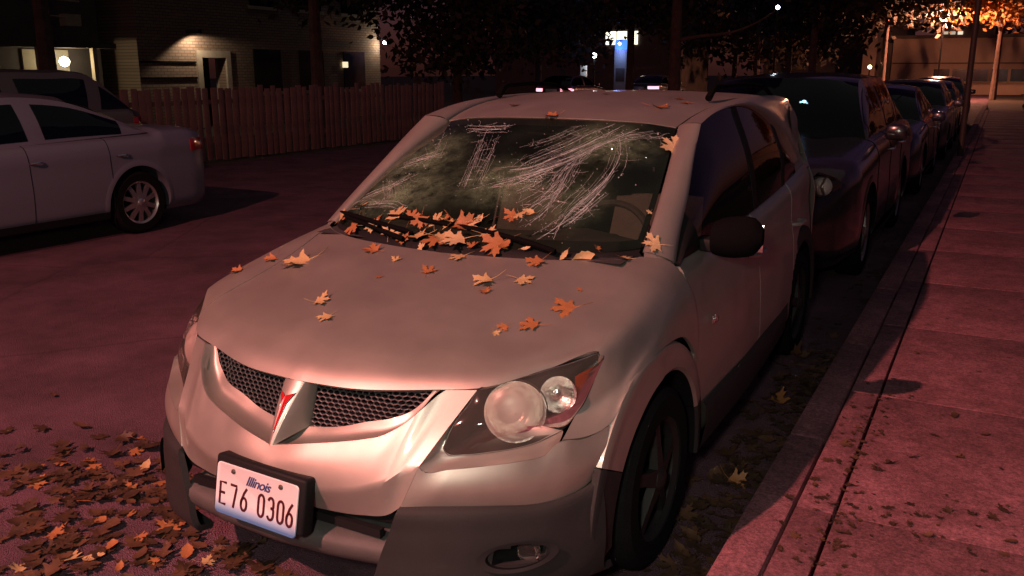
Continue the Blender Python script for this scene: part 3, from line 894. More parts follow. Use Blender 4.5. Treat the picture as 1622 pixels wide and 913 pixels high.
# flares over the wheels
def flare(cy, sg, front, d0=-8, d1=188, mat=None):
    an = np.linspace(R(d0), R(d1), max(10, int((d1 - d0) / 4)))
    rows = []
    for a in an:
        deg = math.degrees(a)
        if front: ro = float(np.interp(deg, [-8, 30, 60, 85, 100, 125, 150, 188], [.43, .45, .455, .468, .482, .535, .548, .525]))
        else: ro = .46
        ri = .382
        ca, sa = math.cos(a), math.sin(a)
        xo = .864 if front else .806
        if front and deg > 100: xo = float(np.interp(deg, [100, 125, 150, 170, 188], [.866, .858, .846, .838, .83]))
        rows.append([(sg * (xo - .012), cy + ro * 1.01 * ca, WHEEL_Z + ro * 1.01 * sa), (sg * (xo + .006), cy + ro * ca, WHEEL_Z + ro * sa), (sg * (xo + .013), cy + (ro * .55 + ri * .45) * ca, WHEEL_Z + (ro * .55 + ri * .45) * sa),
                     (sg * (xo + .016), cy + ri * ca, WHEEL_Z + ri * sa), (sg * (xo + .006), cy + (ri - .012) * ca, WHEEL_Z + (ri - .012) * sa), (sg * (xo - .20), cy + (ri - .012) * ca, WHEEL_Z + (ri - .012) * sa)])
    G = np.array([np.concatenate([cr(r_[:4], 10), np.array(r_[4:5])]) for r_ in rows])
    panel('wheel_well', [np.array([r_[4:] for r_ in rows])], M_void, CAR, fold=0, gap=0)
    panel('wheel_flare', [G], mat or (M_silver if front else M_clad), CAR, fold=0, gap=0, sharp=40)
for sg in (1, -1):
    flare(WHEEL_Y, sg, True, 22, 154); flare(WHEEL_Y, sg, True, 154.5, 190, M_clad); flare(WHEEL_Y, sg, True, -8, 21.5, M_clad); flare(REAR_Y, sg, False)

# greenhouse side glass
belt_c = cr([(.782, 1.255, .985), (.796, 1.6, 1.000), (.792, 2.3, 1.027), (.768, 3.0, 1.052), (.728, 3.58, 1.075)], 60)
top_c = np.concatenate([ap_out[::1], win_top[1:]])
t2 = lin(top_c, 60)
SG = np.array([cr([belt_c[i] * 1.0, belt_c[i] * .5 + t2[i] * .5 + np.array([.018, 0, 0]), t2[i] + np.array([-.006, 0, -.004])], 10) for i in range(60)]).transpose(1, 0, 2)
for sg in (1, -1):
    S = np.array([sg, 1, 1])
    a, b = (fd[0], rd[0]) if sg == 1 else (fd[1], rd[1])
    panel('window', [(SG[:, 6:29]) * S], M_sideglass, a, fold=0, gap=0, sharp=80)
    panel('window', [(SG[:, 30:47]) * S], M_sideglass, b, fold=0, gap=0, sharp=80)
    panel('quarter_window', [(SG[:, 48:58]) * S], M_sideglass, CAR, fold=0, gap=0, sharp=80)
    fr = [panel('window_frame', [(SG[:, 0:7]) * S + np.array([0, 0, 0])], M_black, a, fold=.01, gap=0),
          panel('center_pillar', [(SG[:, 28:31]) * S + np.array([sg * .003, 0, 0])], M_black, CAR, fold=.02, gap=0),
          panel('rear_pillar', [(SG[:, 46:49]) * S + np.array([sg * .003, 0, 0])], M_black, CAR, fold=.02, gap=0)]
# rear end: hatch, bumper, tail lamps (out of sight from the front)
def rear():
    cols = []
    for x in np.linspace(0, .74, 14):
        f = (x / .74) ** 3
        cols.append(cr([(x * .70, 3.95 - .02 * f, 1.483 - .03 * f), (x * .80, 4.12 - .03 * f, 1.36), (x * .92, 4.28 - .06 * f, 1.09), (x, 4.36 - .16 * f, .95), (x, 4.40 - .16 * f, .70), (x, 4.42 - .17 * f, .50), (x * .98, 4.36 - .16 * f, .28)], 30))
    G = np.array(cols).transpose(1, 0, 2)
    panel('hatch', [G[:11]], M_silver, CAR, mirror=True, fold=.01)
    panel('rear_window', [G[1:10, :12] + np.array([0, .004, .004])], M_sideglass, CAR, mirror=True, fold=0)
    panel('rear_bumper', [G[10:]], M_silver, CAR, mirror=True, fold=.01)
    for sg in (1, -1):
        q = np.array([cr([(sg * .598, 3.95, 1.455), (sg * .62, 4.08, 1.37), (sg * .66, 4.17, 1.10), (sg * .70, 4.20, 1.06)], 10), cr([(sg * .675, 3.6, 1.40), (sg * .70, 3.62, 1.24), (sg * .715, 3.62, 1.12), (sg * .728, 3.62, 1.06)], 10)])
        panel('tail_pillar', [q], M_silver, CAR, fold=0)
        MB().bev(sg * .60 - .05, sg * .60 + .05, 4.22, 4.32, .82, 1.06, .01).build('tail_lamp', M_red, CAR)
rear()

# --- wheels
def wheel(parent, x, y, sg, r_=WHEEL_R, spokes=5, rim_mat=None, width=.205):
    Wn = empty('wheel', (x, y, r_)); Wn.parent = parent
    rim_mat = rim_mat or M_alloy
    w = width / 2; ri = r_ * .66
    MB().lathe([(ri, w * .8), (ri * 1.03, w), (r_ * .90, w * 1.02), (r_ * .975, w * .86), (r_, w * .6), (r_, -w * .6), (r_ * .975, -w * .86), (r_ * .9, -w * 1.02), (ri * 1.03, -w), (ri, -w * .8)], 40, 'x').build('tyre', M_rubber, Wn)
    rb = MB().lathe([(ri * 1.04, w * .98), (ri, w * .9), (ri * .93, w * .80), (ri * .90, w * .2), (ri * .88, -w * .8)], 40, 'x')
    if sg < 0: rb.xf(Matrix.Scale(-1, 4, (1, 0, 0)))
    ro = rb.build('rim', rim_mat, Wn)
    for k in range(spokes):
        a = 2 * PI * k / spokes + .3
        sp = MB(); wi, wo = ri * .15, ri * .105
        X0 = sg * w * .72
        vs = []
        for rr_, ww, xo in ((ri * .12, wi, .03), (ri * .55, (wi + wo) / 2 * .8, .018), (ri * .97, wo, .008)):
            for s_ in (-1, 1):
                for d in (0, -.03):
                    p, q = rr_, s_ * ww
                    vs.append((X0 + sg * (xo + d), p * math.cos(a) - q * math.sin(a), p * math.sin(a) + q * math.cos(a)))
        fs = []
        for i in range(2):
            b0 = i * 4
            fs += [(b0, b0 + 2, b0 + 6, b0 + 4), (b0 + 1, b0 + 5, b0 + 7, b0 + 3), (b0, b0 + 4, b0 + 5, b0 + 1), (b0 + 2, b0 + 3, b0 + 7, b0 + 6)]
        sp.add(vs, fs).build('spoke', rim_mat, ro, smooth=False)
    MB().lathe([(.001, sg * (w * .72 + .045)), (ri * .13, sg * (w * .72 + .042)), (ri * .2, sg * (w * .72 + .03)), (ri * .21, sg * w * .5)], 20, 'x').build('hub_cap', rim_mat, ro)
    MB().lathe([(.001, sg * w * .1), (ri * .8, sg * w * .1)], 24, 'x').build('brake_disc', M_void, ro)
    return Wn
for sg in (1, -1):
    wheel(CAR, sg * .765, WHEEL_Y, sg, rim_mat=M_wheel); wheel(CAR, sg * .715, REAR_Y, sg, rim_mat=M_wheel)

# --- side mirrors
def mirror(sg, parent):
    Mr = empty('side_mirror'); Mr.parent = parent
    if sg < 0:                       # far mirror is folded back against the glass
        Mr.location = (-.80, 1.58, 0); Mr.rotation_euler = (0, 0, R(-52))
    rows = []
    for t in np.linspace(0, 1, 12):
        x = .835 + .175 * t
        h = .050 + .030 * math.sin(PI * min(1, t * .9 + .08)) ** .6
        if t > .85: h *= 1 - (t - .85) * 3.0
        d = .075 * (1 - .55 * t ** 3)
        cy, cz = 1.50 + .03 * t, 1.035 + .012 * t
        rows.append([(sg * x, cy - d * math.cos(a) * (1 if math.cos(a) > 0 else .35), cz + h * math.sin(a)) for a in np.linspace(0, 2 * PI, 25)[:-1]])
    mb = MB(); n = 24
    dx, dy = (.80, -1.50) if sg < 0 else (0, .06)
    vs = [(p[0] + dx, p[1] + dy, p[2]) for r_ in rows for p in r_]
    fs = [(k*n + i, k*n + (i+1) % n, (k+1)*n + (i+1) % n, (k+1)*n + i) for k in range(11) for i in range(n)] + [tuple(range(n)), tuple(11*n + i for i in range(n))[::-1]]
    mb.add(vs, fs).build('mirror_housing', M_matte, Mr)
    MB().bev(min(sg * .77, sg * .86), max(sg * .77, sg * .86), 1.45, 1.55, .985, 1.035, .012).xf(Matrix.Translation((dx, dy, 0))).build('mirror_arm', M_black, Mr)
    MB().bev(min(sg * .86, sg * 1.01), max(sg * .86, sg * 1.01), 1.529, 1.534, .985, 1.09, .004 * .5).xf(Matrix.Translation((dx, dy, 0))).build('mirror_glass', M_chrome, Mr)
mirror(1, CAR); mirror(-1, CAR)

# --- wipers
def wiper(pts_arm, blade):
    W_ = MB().tube(cr(pts_arm, 12), [.011] * 4 + [.008] * 8, 6).build('wiper', M_matte, CAR)
    MB().tube(blade, [.004] + [.010] * (len(blade) - 2) + [.004], 6).build('wiper_blade', M_matte, W_)
wiper([(.42, 1.02, 1.035), (.30, 1.03, 1.058), (.10, 1.055, 1.078), (-.10, 1.09, 1.092)], cr([(.25, 1.045, 1.066), (-.10, 1.075, 1.088), (-.36, 1.115, 1.092)], 10))
wiper([(-.20, .985, 1.030), (-.32, 1.01, 1.050), (-.45, 1.05, 1.066), (-.55, 1.085, 1.076)], cr([(-.18, 1.02, 1.052), (-.42, 1.07, 1.072), (-.63, 1.15, 1.082)], 10))

# --- cabin
def cabin():
    D = MB()
    prof = [(1.03, 1.012), (1.25, 1.022), (1.45, 1.012), (1.56, .985), (1.60, .93), (1.55, .75), (1.50, .50)]
    vs = []; nx = 14
    for x in np.linspace(-.66, .66, nx):
        hump = .035 * math.exp(-((x - .34) / .16) ** 2)
        for k, (y, z) in enumerate(prof): vs.append((x, y, z + (hump if k in (1, 2, 3) else 0)))
    m = len(prof)
    fs = [(i*m + k, (i+1)*m + k, (i+1)*m + k + 1, i*m + k + 1) for i in range(nx - 1) for k in range(m - 1)]
    D.add(vs, fs).build('dashboard', M_dash, CAR)
    SWH = MB()
    c = Vector((.35, 1.66, .945)); tilt = Matrix.Rotation(R(-28), 4, 'X')
    ring = [c + tilt @ Vector((.185 * math.cos(a), 0, .185 * math.sin(a))) for a in np.linspace(0, 2 * PI, 41)]
    SWH.tube(ring, .015, 8, cap=False)
    for a in (R(0), R(180), R(270)):
        SWH.tube([c + Vector((0, -.02, 0)), c + tilt @ Vector((.18 * math.cos(a), 0, .18 * math.sin(a)))], .016, 6)
    SWH.tube([c, c + Vector((0, -.25, -.10))], .035, 8)
    SWH.bev(c.x - .06, c.x + .06, c.y - .03, c.y + .01, c.z - .05, c.z + .05, .015)
    SWH.build('steering_wheel', M_dash, CAR)
    def seat(x, y, wide=.25):
        S_ = MB()
        back = np.array([[(x + wide * u * (1 - .18 * v), y + .10 + .20 * v - .03 * (1 - u * u), .55 + .62 * v) for u in np.linspace(-1, 1, 9)] for v in np.linspace(0, 1, 9)])
        vs, fs = grid_mesh(back); S_.add(vs, fs)
        vs, fs = grid_mesh(back + np.array([0, .11, 0]), True); S_.add(vs, fs)
        b = back
        for E in (b[-1], b[:, 0], b[:, -1]):
            S_.add(list(E) + list(E + np.array([0, .11, 0])), [(i, i + 1, len(E) + i + 1, len(E) + i) for i in range(len(E) - 1)])
        o = S_.build('seat', M_seat, CAR)
        MB().bev(x - wide, x + wide, y - .36, y + .14, .42, .58, .05).build('cushion', M_seat, o)
        MB().bev(x - .13, x + .13, y + .29, y + .38, 1.20, 1.38, .04).build('headrest', M_seat, o)
        MB().tube([(x - .06, y + .34, 1.14), (x - .06, y + .34, 1.22)], .007, 6).build('headrest_post', M_chrome, o)
        MB().tube([(x + .06, y + .34, 1.14), (x + .06, y + .34, 1.22)], .007, 6).build('headrest_post', M_chrome, o)
    seat(.36, 2.02); seat(-.36, 2.02); seat(.34, 2.95, .28); seat(-.34, 2.95, .28)
    MB().box(-.74, .74, 1.2, 4.2, .40, .44).build('cabin_floor', M_void, CAR, smooth=False)
    MB().bev(-.10, .10, 1.80, 1.83, 1.375, 1.425, .01).build('rear_view_mirror', M_black, CAR)
    for sg in (1, -1):      # belts hanging from the pillars
        MB().add([(sg * .66, 2.30, 1.33), (sg * .66, 2.345, 1.33), (sg * .70, 2.36, .72), (sg * .70, 2.315, .72)], [(0, 1, 2, 3)]).build('seat_belt', M_seat, CAR)
    # headliner
    panel('headliner', [ROOF + np.array([0, .02, -.03])], M_seat, CAR, mirror=True, fold=0)
cabin()
settle(CAR, (0, 2.18, 0))
# ------------------------------------------------------------------ street
def asphalt():
    m = bpy.data.materials.new('asphalt')
    N, L = nodes_of(m); b = N['Principled BSDF']
    b.inputs['Roughness'].default_value = 0.86
    tc = N.new('ShaderNodeTexCoord')
    n1 = N.new('ShaderNodeTexNoise'); n1.inputs['Roughness'].default_value = .8; n1.inputs['Scale'].default_value = 110; n1.inputs['Detail'].default_value = 6
    n2 = N.new('ShaderNodeTexNoise'); n2.inputs['Roughness'].default_value = .7; n2.inputs['Scale'].default_value = 1.5; n2.inputs['Detail'].default_value = 8
    n3 = N.new('ShaderNodeTexVoronoi'); n3.inputs['Scale'].default_value = 220
    for q in (n1, n2, n3): L.new(tc.outputs['Object'], q.inputs['Vector'])
    r1 = N.new('ShaderNodeValToRGB')
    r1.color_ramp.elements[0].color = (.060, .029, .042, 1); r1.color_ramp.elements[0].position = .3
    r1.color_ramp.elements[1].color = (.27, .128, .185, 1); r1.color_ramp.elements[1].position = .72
    L.new(n1.outputs['Fac'], r1.inputs[0])
    mx = N.new('ShaderNodeMix'); mx.data_type = 'RGBA'; mx.blend_type = 'MULTIPLY'; mx.inputs[0].default_value = 1
    r2 = N.new('ShaderNodeValToRGB'); r2.color_ramp.elements[0].color = (.42, .42, .42, 1); r2.color_ramp.elements[0].position = .34
    r2.color_ramp.elements[1].color = (1.15, 1.15, 1.15, 1); r2.color_ramp.elements[1].position = .7
    L.new(n2.outputs['Fac'], r2.inputs[0])
    L.new(r1.outputs[0], mx.inputs[6]); L.new(r2.outputs[0], mx.inputs[7]); L.new(mx.outputs[2], b.inputs['Base Color'])
    vc = N.new('ShaderNodeTexVoronoi'); vc.feature = 'DISTANCE_TO_EDGE'; vc.inputs['Scale'].default_value = .45
    wv = N.new('ShaderNodeMix'); wv.data_type = 'RGBA'; wv.inputs[0].default_value = .10
    n4 = N.new('ShaderNodeTexNoise'); n4.inputs['Scale'].default_value = 3; n4.inputs['Detail'].default_value = 6; L.new(tc.outputs['Object'], n4.inputs['Vector'])
    L.new(tc.outputs['Object'], wv.inputs[6]); L.new(n4.outputs['Color'], wv.inputs[7]); L.new(wv.outputs[2], vc.inputs['Vector'])
    rc = N.new('ShaderNodeMapRange'); rc.inputs['From Min'].default_value = .002; rc.inputs['From Max'].default_value = .010; rc.inputs['To Min'].default_value = .72; L.new(vc.outputs['Distance'], rc.inputs['Value'])
    mc = N.new('ShaderNodeMix'); mc.data_type = 'RGBA'; mc.blend_type = 'MULTIPLY'; mc.inputs[0].default_value = 1
    L.new(mx.outputs[2], mc.inputs[6]); L.new(rc.outputs[0], mc.inputs[7]); L.new(mc.outputs[2], b.inputs['Base Color'])
    bp = N.new('ShaderNodeBump'); bp.inputs['Strength'].default_value = .9; bp.inputs['Distance'].default_value = .008
    L.new(n3.outputs['Distance'], bp.inputs['Height']); L.new(bp.outputs[0], b.inputs['Normal'])
    return m
M_asph = asphalt()
def concrete():
    m = bpy.data.materials.new('concrete'); N, L = nodes_of(m); b = N['Principled BSDF']; b.inputs['Roughness'].default_value = .95
    tc = N.new('ShaderNodeTexCoord')
    def noise(sc, det, rgh=.6):
        n = N.new('ShaderNodeTexNoise'); n.inputs['Scale'].default_value = sc; n.inputs['Detail'].default_value = det; n.inputs['Roughness'].default_value = rgh
        L.new(tc.outputs['Object'], n.inputs['Vector']); return n
    def ramp(n, c0, p0, c1, p1):
        r = N.new('ShaderNodeValToRGB'); r.color_ramp.elements[0].color = (*c0, 1); r.color_ramp.elements[0].position = p0
        r.color_ramp.elements[1].color = (*c1, 1); r.color_ramp.elements[1].position = p1; L.new(n.outputs['Fac'], r.inputs[0]); return r
    def mul(a_, b_):
        x = N.new('ShaderNodeMix'); x.data_type = 'RGBA'; x.blend_type = 'MULTIPLY'; x.inputs[0].default_value = 1
        L.new(a_, x.inputs[6]); L.new(b_, x.inputs[7]); return x.outputs[2]
    big = ramp(noise(1.7, 6, .7), (.55, .52, .52), .32, (1.1, 1.1, 1.1), .68)
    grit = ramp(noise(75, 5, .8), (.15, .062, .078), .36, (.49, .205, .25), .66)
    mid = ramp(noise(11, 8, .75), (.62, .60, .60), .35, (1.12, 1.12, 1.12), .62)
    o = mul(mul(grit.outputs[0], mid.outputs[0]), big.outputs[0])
    L.new(o, b.inputs['Base Color'])
    bp = N.new('ShaderNodeBump'); bp.inputs['Strength'].default_value = .9; bp.inputs['Distance'].default_value = .008
    L.new(noise(70, 6, .8).outputs['Fac'], bp.inputs['Height']); L.new(bp.outputs[0], b.inputs['Normal'])
    return m
M_conc = concrete()
M_kerb = principled('kerb_concrete', (0.13, 0.095, 0.09), 0.95, var=.2, var_scale=22, bump=.9, bump_scale=60, col2=(.26, .19, .18))
M_soil = principled('dark_soil', (0.05, 0.038, 0.025), 0.95, var=.5, var_scale=3, bump=.8, bump_scale=30)

def sheet(name, x0, x1, y0, y1, z, mat):
    o = mesh_obj(name, [(x0, y0, z), (x1, y0, z), (x1, y1, z), (x0, y1, z)], [(0, 1, 2, 3)], mat, smooth=False)
    o['kind'] = 'structure'
    return o
sheet('ground', -150, 150, -60, 300, -.02, M_soil)
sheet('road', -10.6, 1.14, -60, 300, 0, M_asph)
# kerb: stones end to end along the right side
kerb = empty('kerb', (1.09, 0, 0)); kerb['kind'] = 'structure'
yk = -4.0
kn = MB().bev(0, .15, 0, 1.494, -.1, .130, .018)
kmesh = None
while yk < 45:
    if kmesh is None:
        o = kn.build('kerb_stone', M_conc, kerb); kmesh = o.data
    else:
        o = link(bpy.data.objects.new('kerb_stone', kmesh), kerb)
    o.location = (random.uniform(-.003, .003), yk, random.uniform(-.003, .003))
    yk += 1.5
sidewalk = empty('sidewalk', (1.25, 0, 0)); sidewalk['kind'] = 'structure'
ys_ = [-5.4, -4.0, -2.65, -1.33, 0, 1.335, 2.67] + [2.67 + 1.335 * k for k in range(1, 28)]
def slab(x0, x1, y0, y1):
    mb = MB().bev(x0 - 1.25, x1 - 1.25, y0, y1, -.05, .128 + random.uniform(-.002, .002), .006)
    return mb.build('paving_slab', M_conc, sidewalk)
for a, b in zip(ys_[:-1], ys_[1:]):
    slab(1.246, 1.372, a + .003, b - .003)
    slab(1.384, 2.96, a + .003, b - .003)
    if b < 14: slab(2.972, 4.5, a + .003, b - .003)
sheet('verge', 2.9, 60, -60, 300, .06, M_soil)

# ------------------------------------------------------------------ the street lamp that lights the near street (behind the camera)
M_pole = principled('galvanised_pole', (.22, .22, .21), .5, .6)
SL = empty('street_lamp', (3.2, -7.6, .06))
tag(SL, 'tall street lamp on the sidewalk behind the viewer, long arm over the road', 'street lamp')
MB().lathe([(.16, 0), (.16, .12), (.09, .2), (.085, 1), (.06, 6.6), (.001, 6.65)], 16).build('pole', M_pole, SL)
ax_, ay_, az_ = LAMP_POS[0] - 3.2, LAMP_POS[1] + 7.6, LAMP_POS[2] - .06
MB().tube(cr([(0, 0, 6.2), (ax_ * .4, ay_ * .4, az_ + .30), (ax_ * .95, ay_ * .95, az_ + .22)], 14), .035, 8).build('arm', M_pole, SL)
MB().lathe([(.001, .26), (.10, .25), (.2, .18), (.22, .08), (.215, .08), (.001, .16)], 20, 'z', (ax_, ay_, az_)).build('lamp_head', M_pole, SL)
MB().lathe([(.13, .08), (.10, .03), (.001, .01)], 20, 'z', (ax_, ay_, az_)).build('lamp_glass', emitter('sodium_glow', (1, .42, .30), 12), SL)
ld = bpy.data.lights.new('street_lamp_light', 'SPOT')
ld.energy = 5300
ld.color = (1.0, .33, .28)
ld.shadow_soft_size = .07
ld.spot_size = R(120); ld.spot_blend = 1.0
lo = bpy.data.objects.new('street_lamp_light', ld)
lo.location = (ax_, ay_, az_ - .02)
lo.rotation_euler = (Vector((.6, 1.4, 0)) - Vector(LAMP_POS)).to_track_quat('-Z', 'Y').to_euler()
link(lo, SL)

# ------------------------------------------------------------------ other cars: one builder, many shapes
def car_glass(): return M_sideglass
M_tail = principled('tail_lamp_red', (.35, .012, .012), .15, coat=1)
M_darkalloy = principled('dull_alloy', (.22, .22, .22), .4, .8)

def make_car(name, label, cat, group, cx, y0, sp, paint, spokes=5, rim_mat=None, lit_tail=None, dirn=1):
    """front at local y=0 facing -y, rear at +length; dirn=-1 turns it round"""
    root = empty(name)
    tag(root, label, cat, group)
    Lc, w0, zh, zb, zr = sp['L'], sp['w'], sp['hood'], sp['belt'], sp['roof']
    wy1, wy2, wr_ = sp['wf'], sp['wr'], sp['wheel']
    f0, f1, f2, f3 = sp['cowl'], sp['rooff'], sp['roofr'], sp['deck']
    zt = sp['trunk']
    ykn = [0, .06, .18, .45, f0, f0 + .15, f3 - .1, f3, Lc - .25, Lc - .05, Lc]
    zkn = [zh - .30, zh - .17, zh - .08, zh - .03, zb - .02, zb, zb + .04, zt, zt - .01, zt - .05, zt - .16]
    wkn = [w0 * .72, w0 * .82, w0 * .91, w0 * .985, w0, w0, w0, w0 * .99, w0 * .95, w0 * .86, w0 * .76]
    tw = lambda y: float(np.interp(y, ykn, wkn)); tz = lambda y: float(np.interp(y, ykn, zkn))
    def sect(y):
        w, z = tw(y), tz(y)
        m = .5 * (z + .45)
        return cr([(w * .90, y, .20), (w * .97, y, .27), (w, y, .42), (w * 1.0, y, m), (w * .97, y, z - .07), (w * .93, y, z - .015), (w * .84, y, z + .012), (w * .45, y, z + .03), (0, y, z + .038)], 46)
    yy = np.unique(np.concatenate([np.linspace(0, .5, 8), np.linspace(.5, Lc - .5, 190), np.linspace(Lc - .5, Lc, 8)]))
    G = np.array([sect(y) for y in yy])
    ra = wr_ + .06
    hwx = tw(.10) * .86
    nolamp = lambda c: c.y > .3 or ((abs(c.x) - hwx) / .115) ** 2 + ((c.z - zh + .17) / .066) ** 2 > 1
    keep = lambda c: nolamp(c) and (c.y - wy1) ** 2 + (c.z - wr_) ** 2 > (ra + .03) ** 2 and (c.y - wy2) ** 2 + (c.z - wr_) ** 2 > (ra + .03) ** 2
    def bx(y, z):
        c = sect(min(max(y, 0), Lc)); k = int(np.argmax(c[:, 2] > c[-1, 2] - .06))
        return float(np.interp(z, c[:k, 2], c[:k, 0]))
    ctr = (0, Lc / 2, .5)
    body = panel('body', [G], paint, root, mirror=True, fold=.02, gap=0, keep=keep, outward=ctr)
    for y, lab in ((0, 'front_bumper'), (Lc, 'rear_bumper')):
        s_ = -1 if y == 0 else 1
        e = sect(y); rows = [e]
        for k, (sc_, dy) in enumerate(((.93, .035), (.75, .055), (.4, .065), (0.0, .068))):
            rows.append(np.array([(p[0] * sc_, y + s_ * dy, p[2]) for p in e]))
        panel(lab, [np.array(rows)], paint, root, mirror=True, fold=0, outward=ctr, keep=nolamp)
    # seams, sills
    for sg in (1, -1):
        for cy_ in (wy1, wy2):
            an = np.linspace(R(-12), R(192), 48)
            g = []
            for a_ in an:
                q = lambda r_: (cy_ + r_ * math.cos(a_), wr_ + r_ * math.sin(a_))
                (y1_, z1_), (y2_, z2_), (y3_, z3_) = q(ra + .06), q(ra + .014), q(ra - .006)
                g.append([(sg * (bx(y1_, z1_) - .003), y1_, z1_), (sg * (bx(y2_, z2_) + .010), y2_, z2_), (sg * (bx(y3_, z3_) + .008), y3_, z3_), (sg * (w0 - .24), y3_, z3_)])
            g = np.array(g)
            panel('wheel_arch', [g], paint, root, fold=0, outward=ctr, sharp=30)
        g = np.array([[(sg * (w0 * .99), y, .21), (sg * (w0 * 1.005), y, .28)] for y in np.linspace(wy1 + ra, wy2 - ra, 6)])
        panel('sill', [g], M_black, root, fold=0, outward=ctr)
    MB().box(-w0 * .8, w0 * .8, .3, Lc - .3, .19, min(.62, zb - .3)).build('underbody', M_void, root, smooth=False)
    # greenhouse
    wb, wt = w0 * .86, w0 * .66
    zb2 = zb - .01
    def gw(z): return wb + (wt - wb) * min(1, max(0, (z - zb2) / (zr - .055 - zb2)))
    side_line = cr([(0, f0 + .12, zb2), (0, f0 * .45 + f1 * .55 + .06, zb2 * .42 + zr * .58 - .03), (0, f1 + .10, zr - .085), (0, f1 * .7 + f2 * .3, zr - .040), (0, f1 * .35 + f2 * .65, zr - .040), (0, f2 - .10, zr - .085), (0, f2 * .5 + f3 * .5 - .06, (zt + zr) / 2 - .05), (0, f3 - .10, zt - .02)], 61)
    side_line[:, 0] = [gw(p[2]) for p in side_line]
    i1 = int(np.argmax(side_line[:, 1] > f1 + .10)); i2 = int(np.argmax(side_line[:, 1] > f2 - .10))
    fb = cr([(0, f0 - .06, zb2 + .03), (wb * .6, f0 - .01, zb2 + .02), tuple(side_line[0])], 12)
    ft = cr([(0, f1 - .04, zr - .035), (wt * .6, f1 - .01, zr - .045), tuple(side_line[i1])], 12)
    rb = cr([(0, f3 + .03, zt + .01), (wb * .6, f3 + .0, zt), tuple(side_line[-1])], 12)
    rt = cr([(0, f2 + .03, zr - .035), (wt * .6, f2 + .0, zr - .045), tuple(side_line[i2])], 12)
    def glass_patch(A_, B_, e, bul):
        L_ = cr([A_[0], (A_[0] + B_[0]) / 2 + np.array(bul), B_[0]], len(e))
        return coons(A_, B_, L_, e, 12, len(e))
    gm = sp.get('glass', M_sideglass)
    panel('windshield', [glass_patch(fb, ft, side_line[:i1 + 1], (0, -.03, .02))], gm, root, mirror=True, fold=0, outward=ctr)
    panel('rear_window', [glass_patch(rb, rt, side_line[i2:][::-1], (0, .04, .03))], gm, root, mirror=True, fold=0, outward=ctr)
    rl = side_line[i1:i2 + 1]
    cl = cr([ft[0], (ft[0] + rt[0]) / 2 + np.array([0, 0, .045]), rt[0]], len(rl))
    panel('roof', [coons(ft, rt, cl, rl, 12, len(rl))], paint, root, mirror=True, fold=.01, gap=0, outward=ctr)
    n = 61
    bel = np.array([(float(np.interp(t, [0, .5, 1], [wb, w0 * .885, wb])), f0 + .12 + (f3 - .10 - f0 - .12) * t, float(np.interp(t, [0, 1], [zb2, zt - .02]))) for t in np.linspace(0, 1, n)])
    top = side_line
    side = np.array([cr([bel[i], bel[i] * .5 + top[i] * .5 + np.array([.022, 0, 0]), top[i]], 14) for i in range(n)]).transpose(1, 0, 2)
    for sg in (1, -1):
        S = np.array([sg, 1, 1])
        panel('pillar_frame', [side * S], paint, root, fold=0, outward=ctr)
        for (a, b) in sp['wins']:
            panel('window', [side[1:12, 2 * a:2 * b - 1] * S + np.array([sg * .004, 0, .002])], sp.get('glass', M_sideglass), root, fold=.003, gap=0, outward=ctr)
        hx = w0 * .985
        for q in sp['handles']:
            MB().tube(cr([(sg * (hx - .02), q - .08, zb - .14), (sg * (hx + .018), q - .06, zb - .136), (sg * (hx + .018), q + .06, zb - .136), (sg * (hx - .02), q + .08, zb - .14)], 10), .010, 6).build('handle', M_chrome, root)
        for q in sp['seams']:
            c = sect(q)[1:36]
            MB().tube([(sg * (p[0] + .0005), p[1], p[2]) for p in c], .0035, 4).build('door_seam', M_void, root, smooth=False)
        # lamps
        h = empty('headlight'); h.parent = root
        hw = tw(.10)
        hp = Vector((sg * hw * .86, .075, zh - .17))
        out = [(hp.x + sg * .13 * math.cos(a) * (1.0 if math.cos(a) > 0 else .8), hp.z + .075 * math.sin(a)) for a in np.linspace(0, 2 * PI, 24)[:-1]]
        def hy(x): return float(np.interp(abs(x), [0, hw * .7, hw * .9, hw], [-.08, -.05, .01, .16])) - .02
        m_ = len(out)
        vs = [(x, hy(x), z) for x, z in out] + [(hp.x, hy(hp.x) - .02, hp.z)]
        MB().add(vs, [(i, (i + 1) % m_, m_) for i in range(m_)]).build('lens', M_lens, h)
        T_ = Matrix.Translation((hp.x, hy(hp.x) + .075, hp.z)) @ Matrix.Rotation(R(12) * sg, 4, 'Z')
        MB().lathe([(.072, -.05), (.07, -.045), (.045, -.018), (.02, .008), (.001, .026)], 24, 'y').xf(T_).build('reflector', M_reflector, h)
        MB().lathe([(.070, -.048), (.045, -.058), (.001, -.062)], 24, 'y').xf(T_ @ Matrix.Translation((0, .0, 0))).build('lamp_glass', M_glare, h, sharp=80)  # pale disc imitating light thrown back by the reflector
        MB().add([(x, hy(x) + .004, z) for x, z in out] + [(hp.x, hy(hp.x) + .12, hp.z)], [(i, (i + 1) % m_, m_) for i in range(m_)]).build('housing', M_housing, h)
        rw = tw(Lc - .1)
        tm = lit_tail if lit_tail else M_tail
        tl = np.array([[(sg * (bx(y_, z) + .007), y_, z) for y_ in np.linspace(Lc - .30, Lc, 9)] + [(sg * bx(Lc, z) * f_, Lc + d_ + .010, z) for f_, d_ in ((.93, .035), (.80, .052), (.66, .060))] for z in np.linspace(zt - .24, zt - .11, 6)])
        panel('tail_lamp', [tl], tm, root, fold=.02, gap=0, outward=ctr)
        mz = zb + .05
        MB().bev(min(sg * (w0 + .0), sg * (w0 + .17)), max(sg * (w0 + .0), sg * (w0 + .17)), f0 + .30, f0 + .42, mz - .06, mz + .07, .03).build('side_mirror', paint, root)
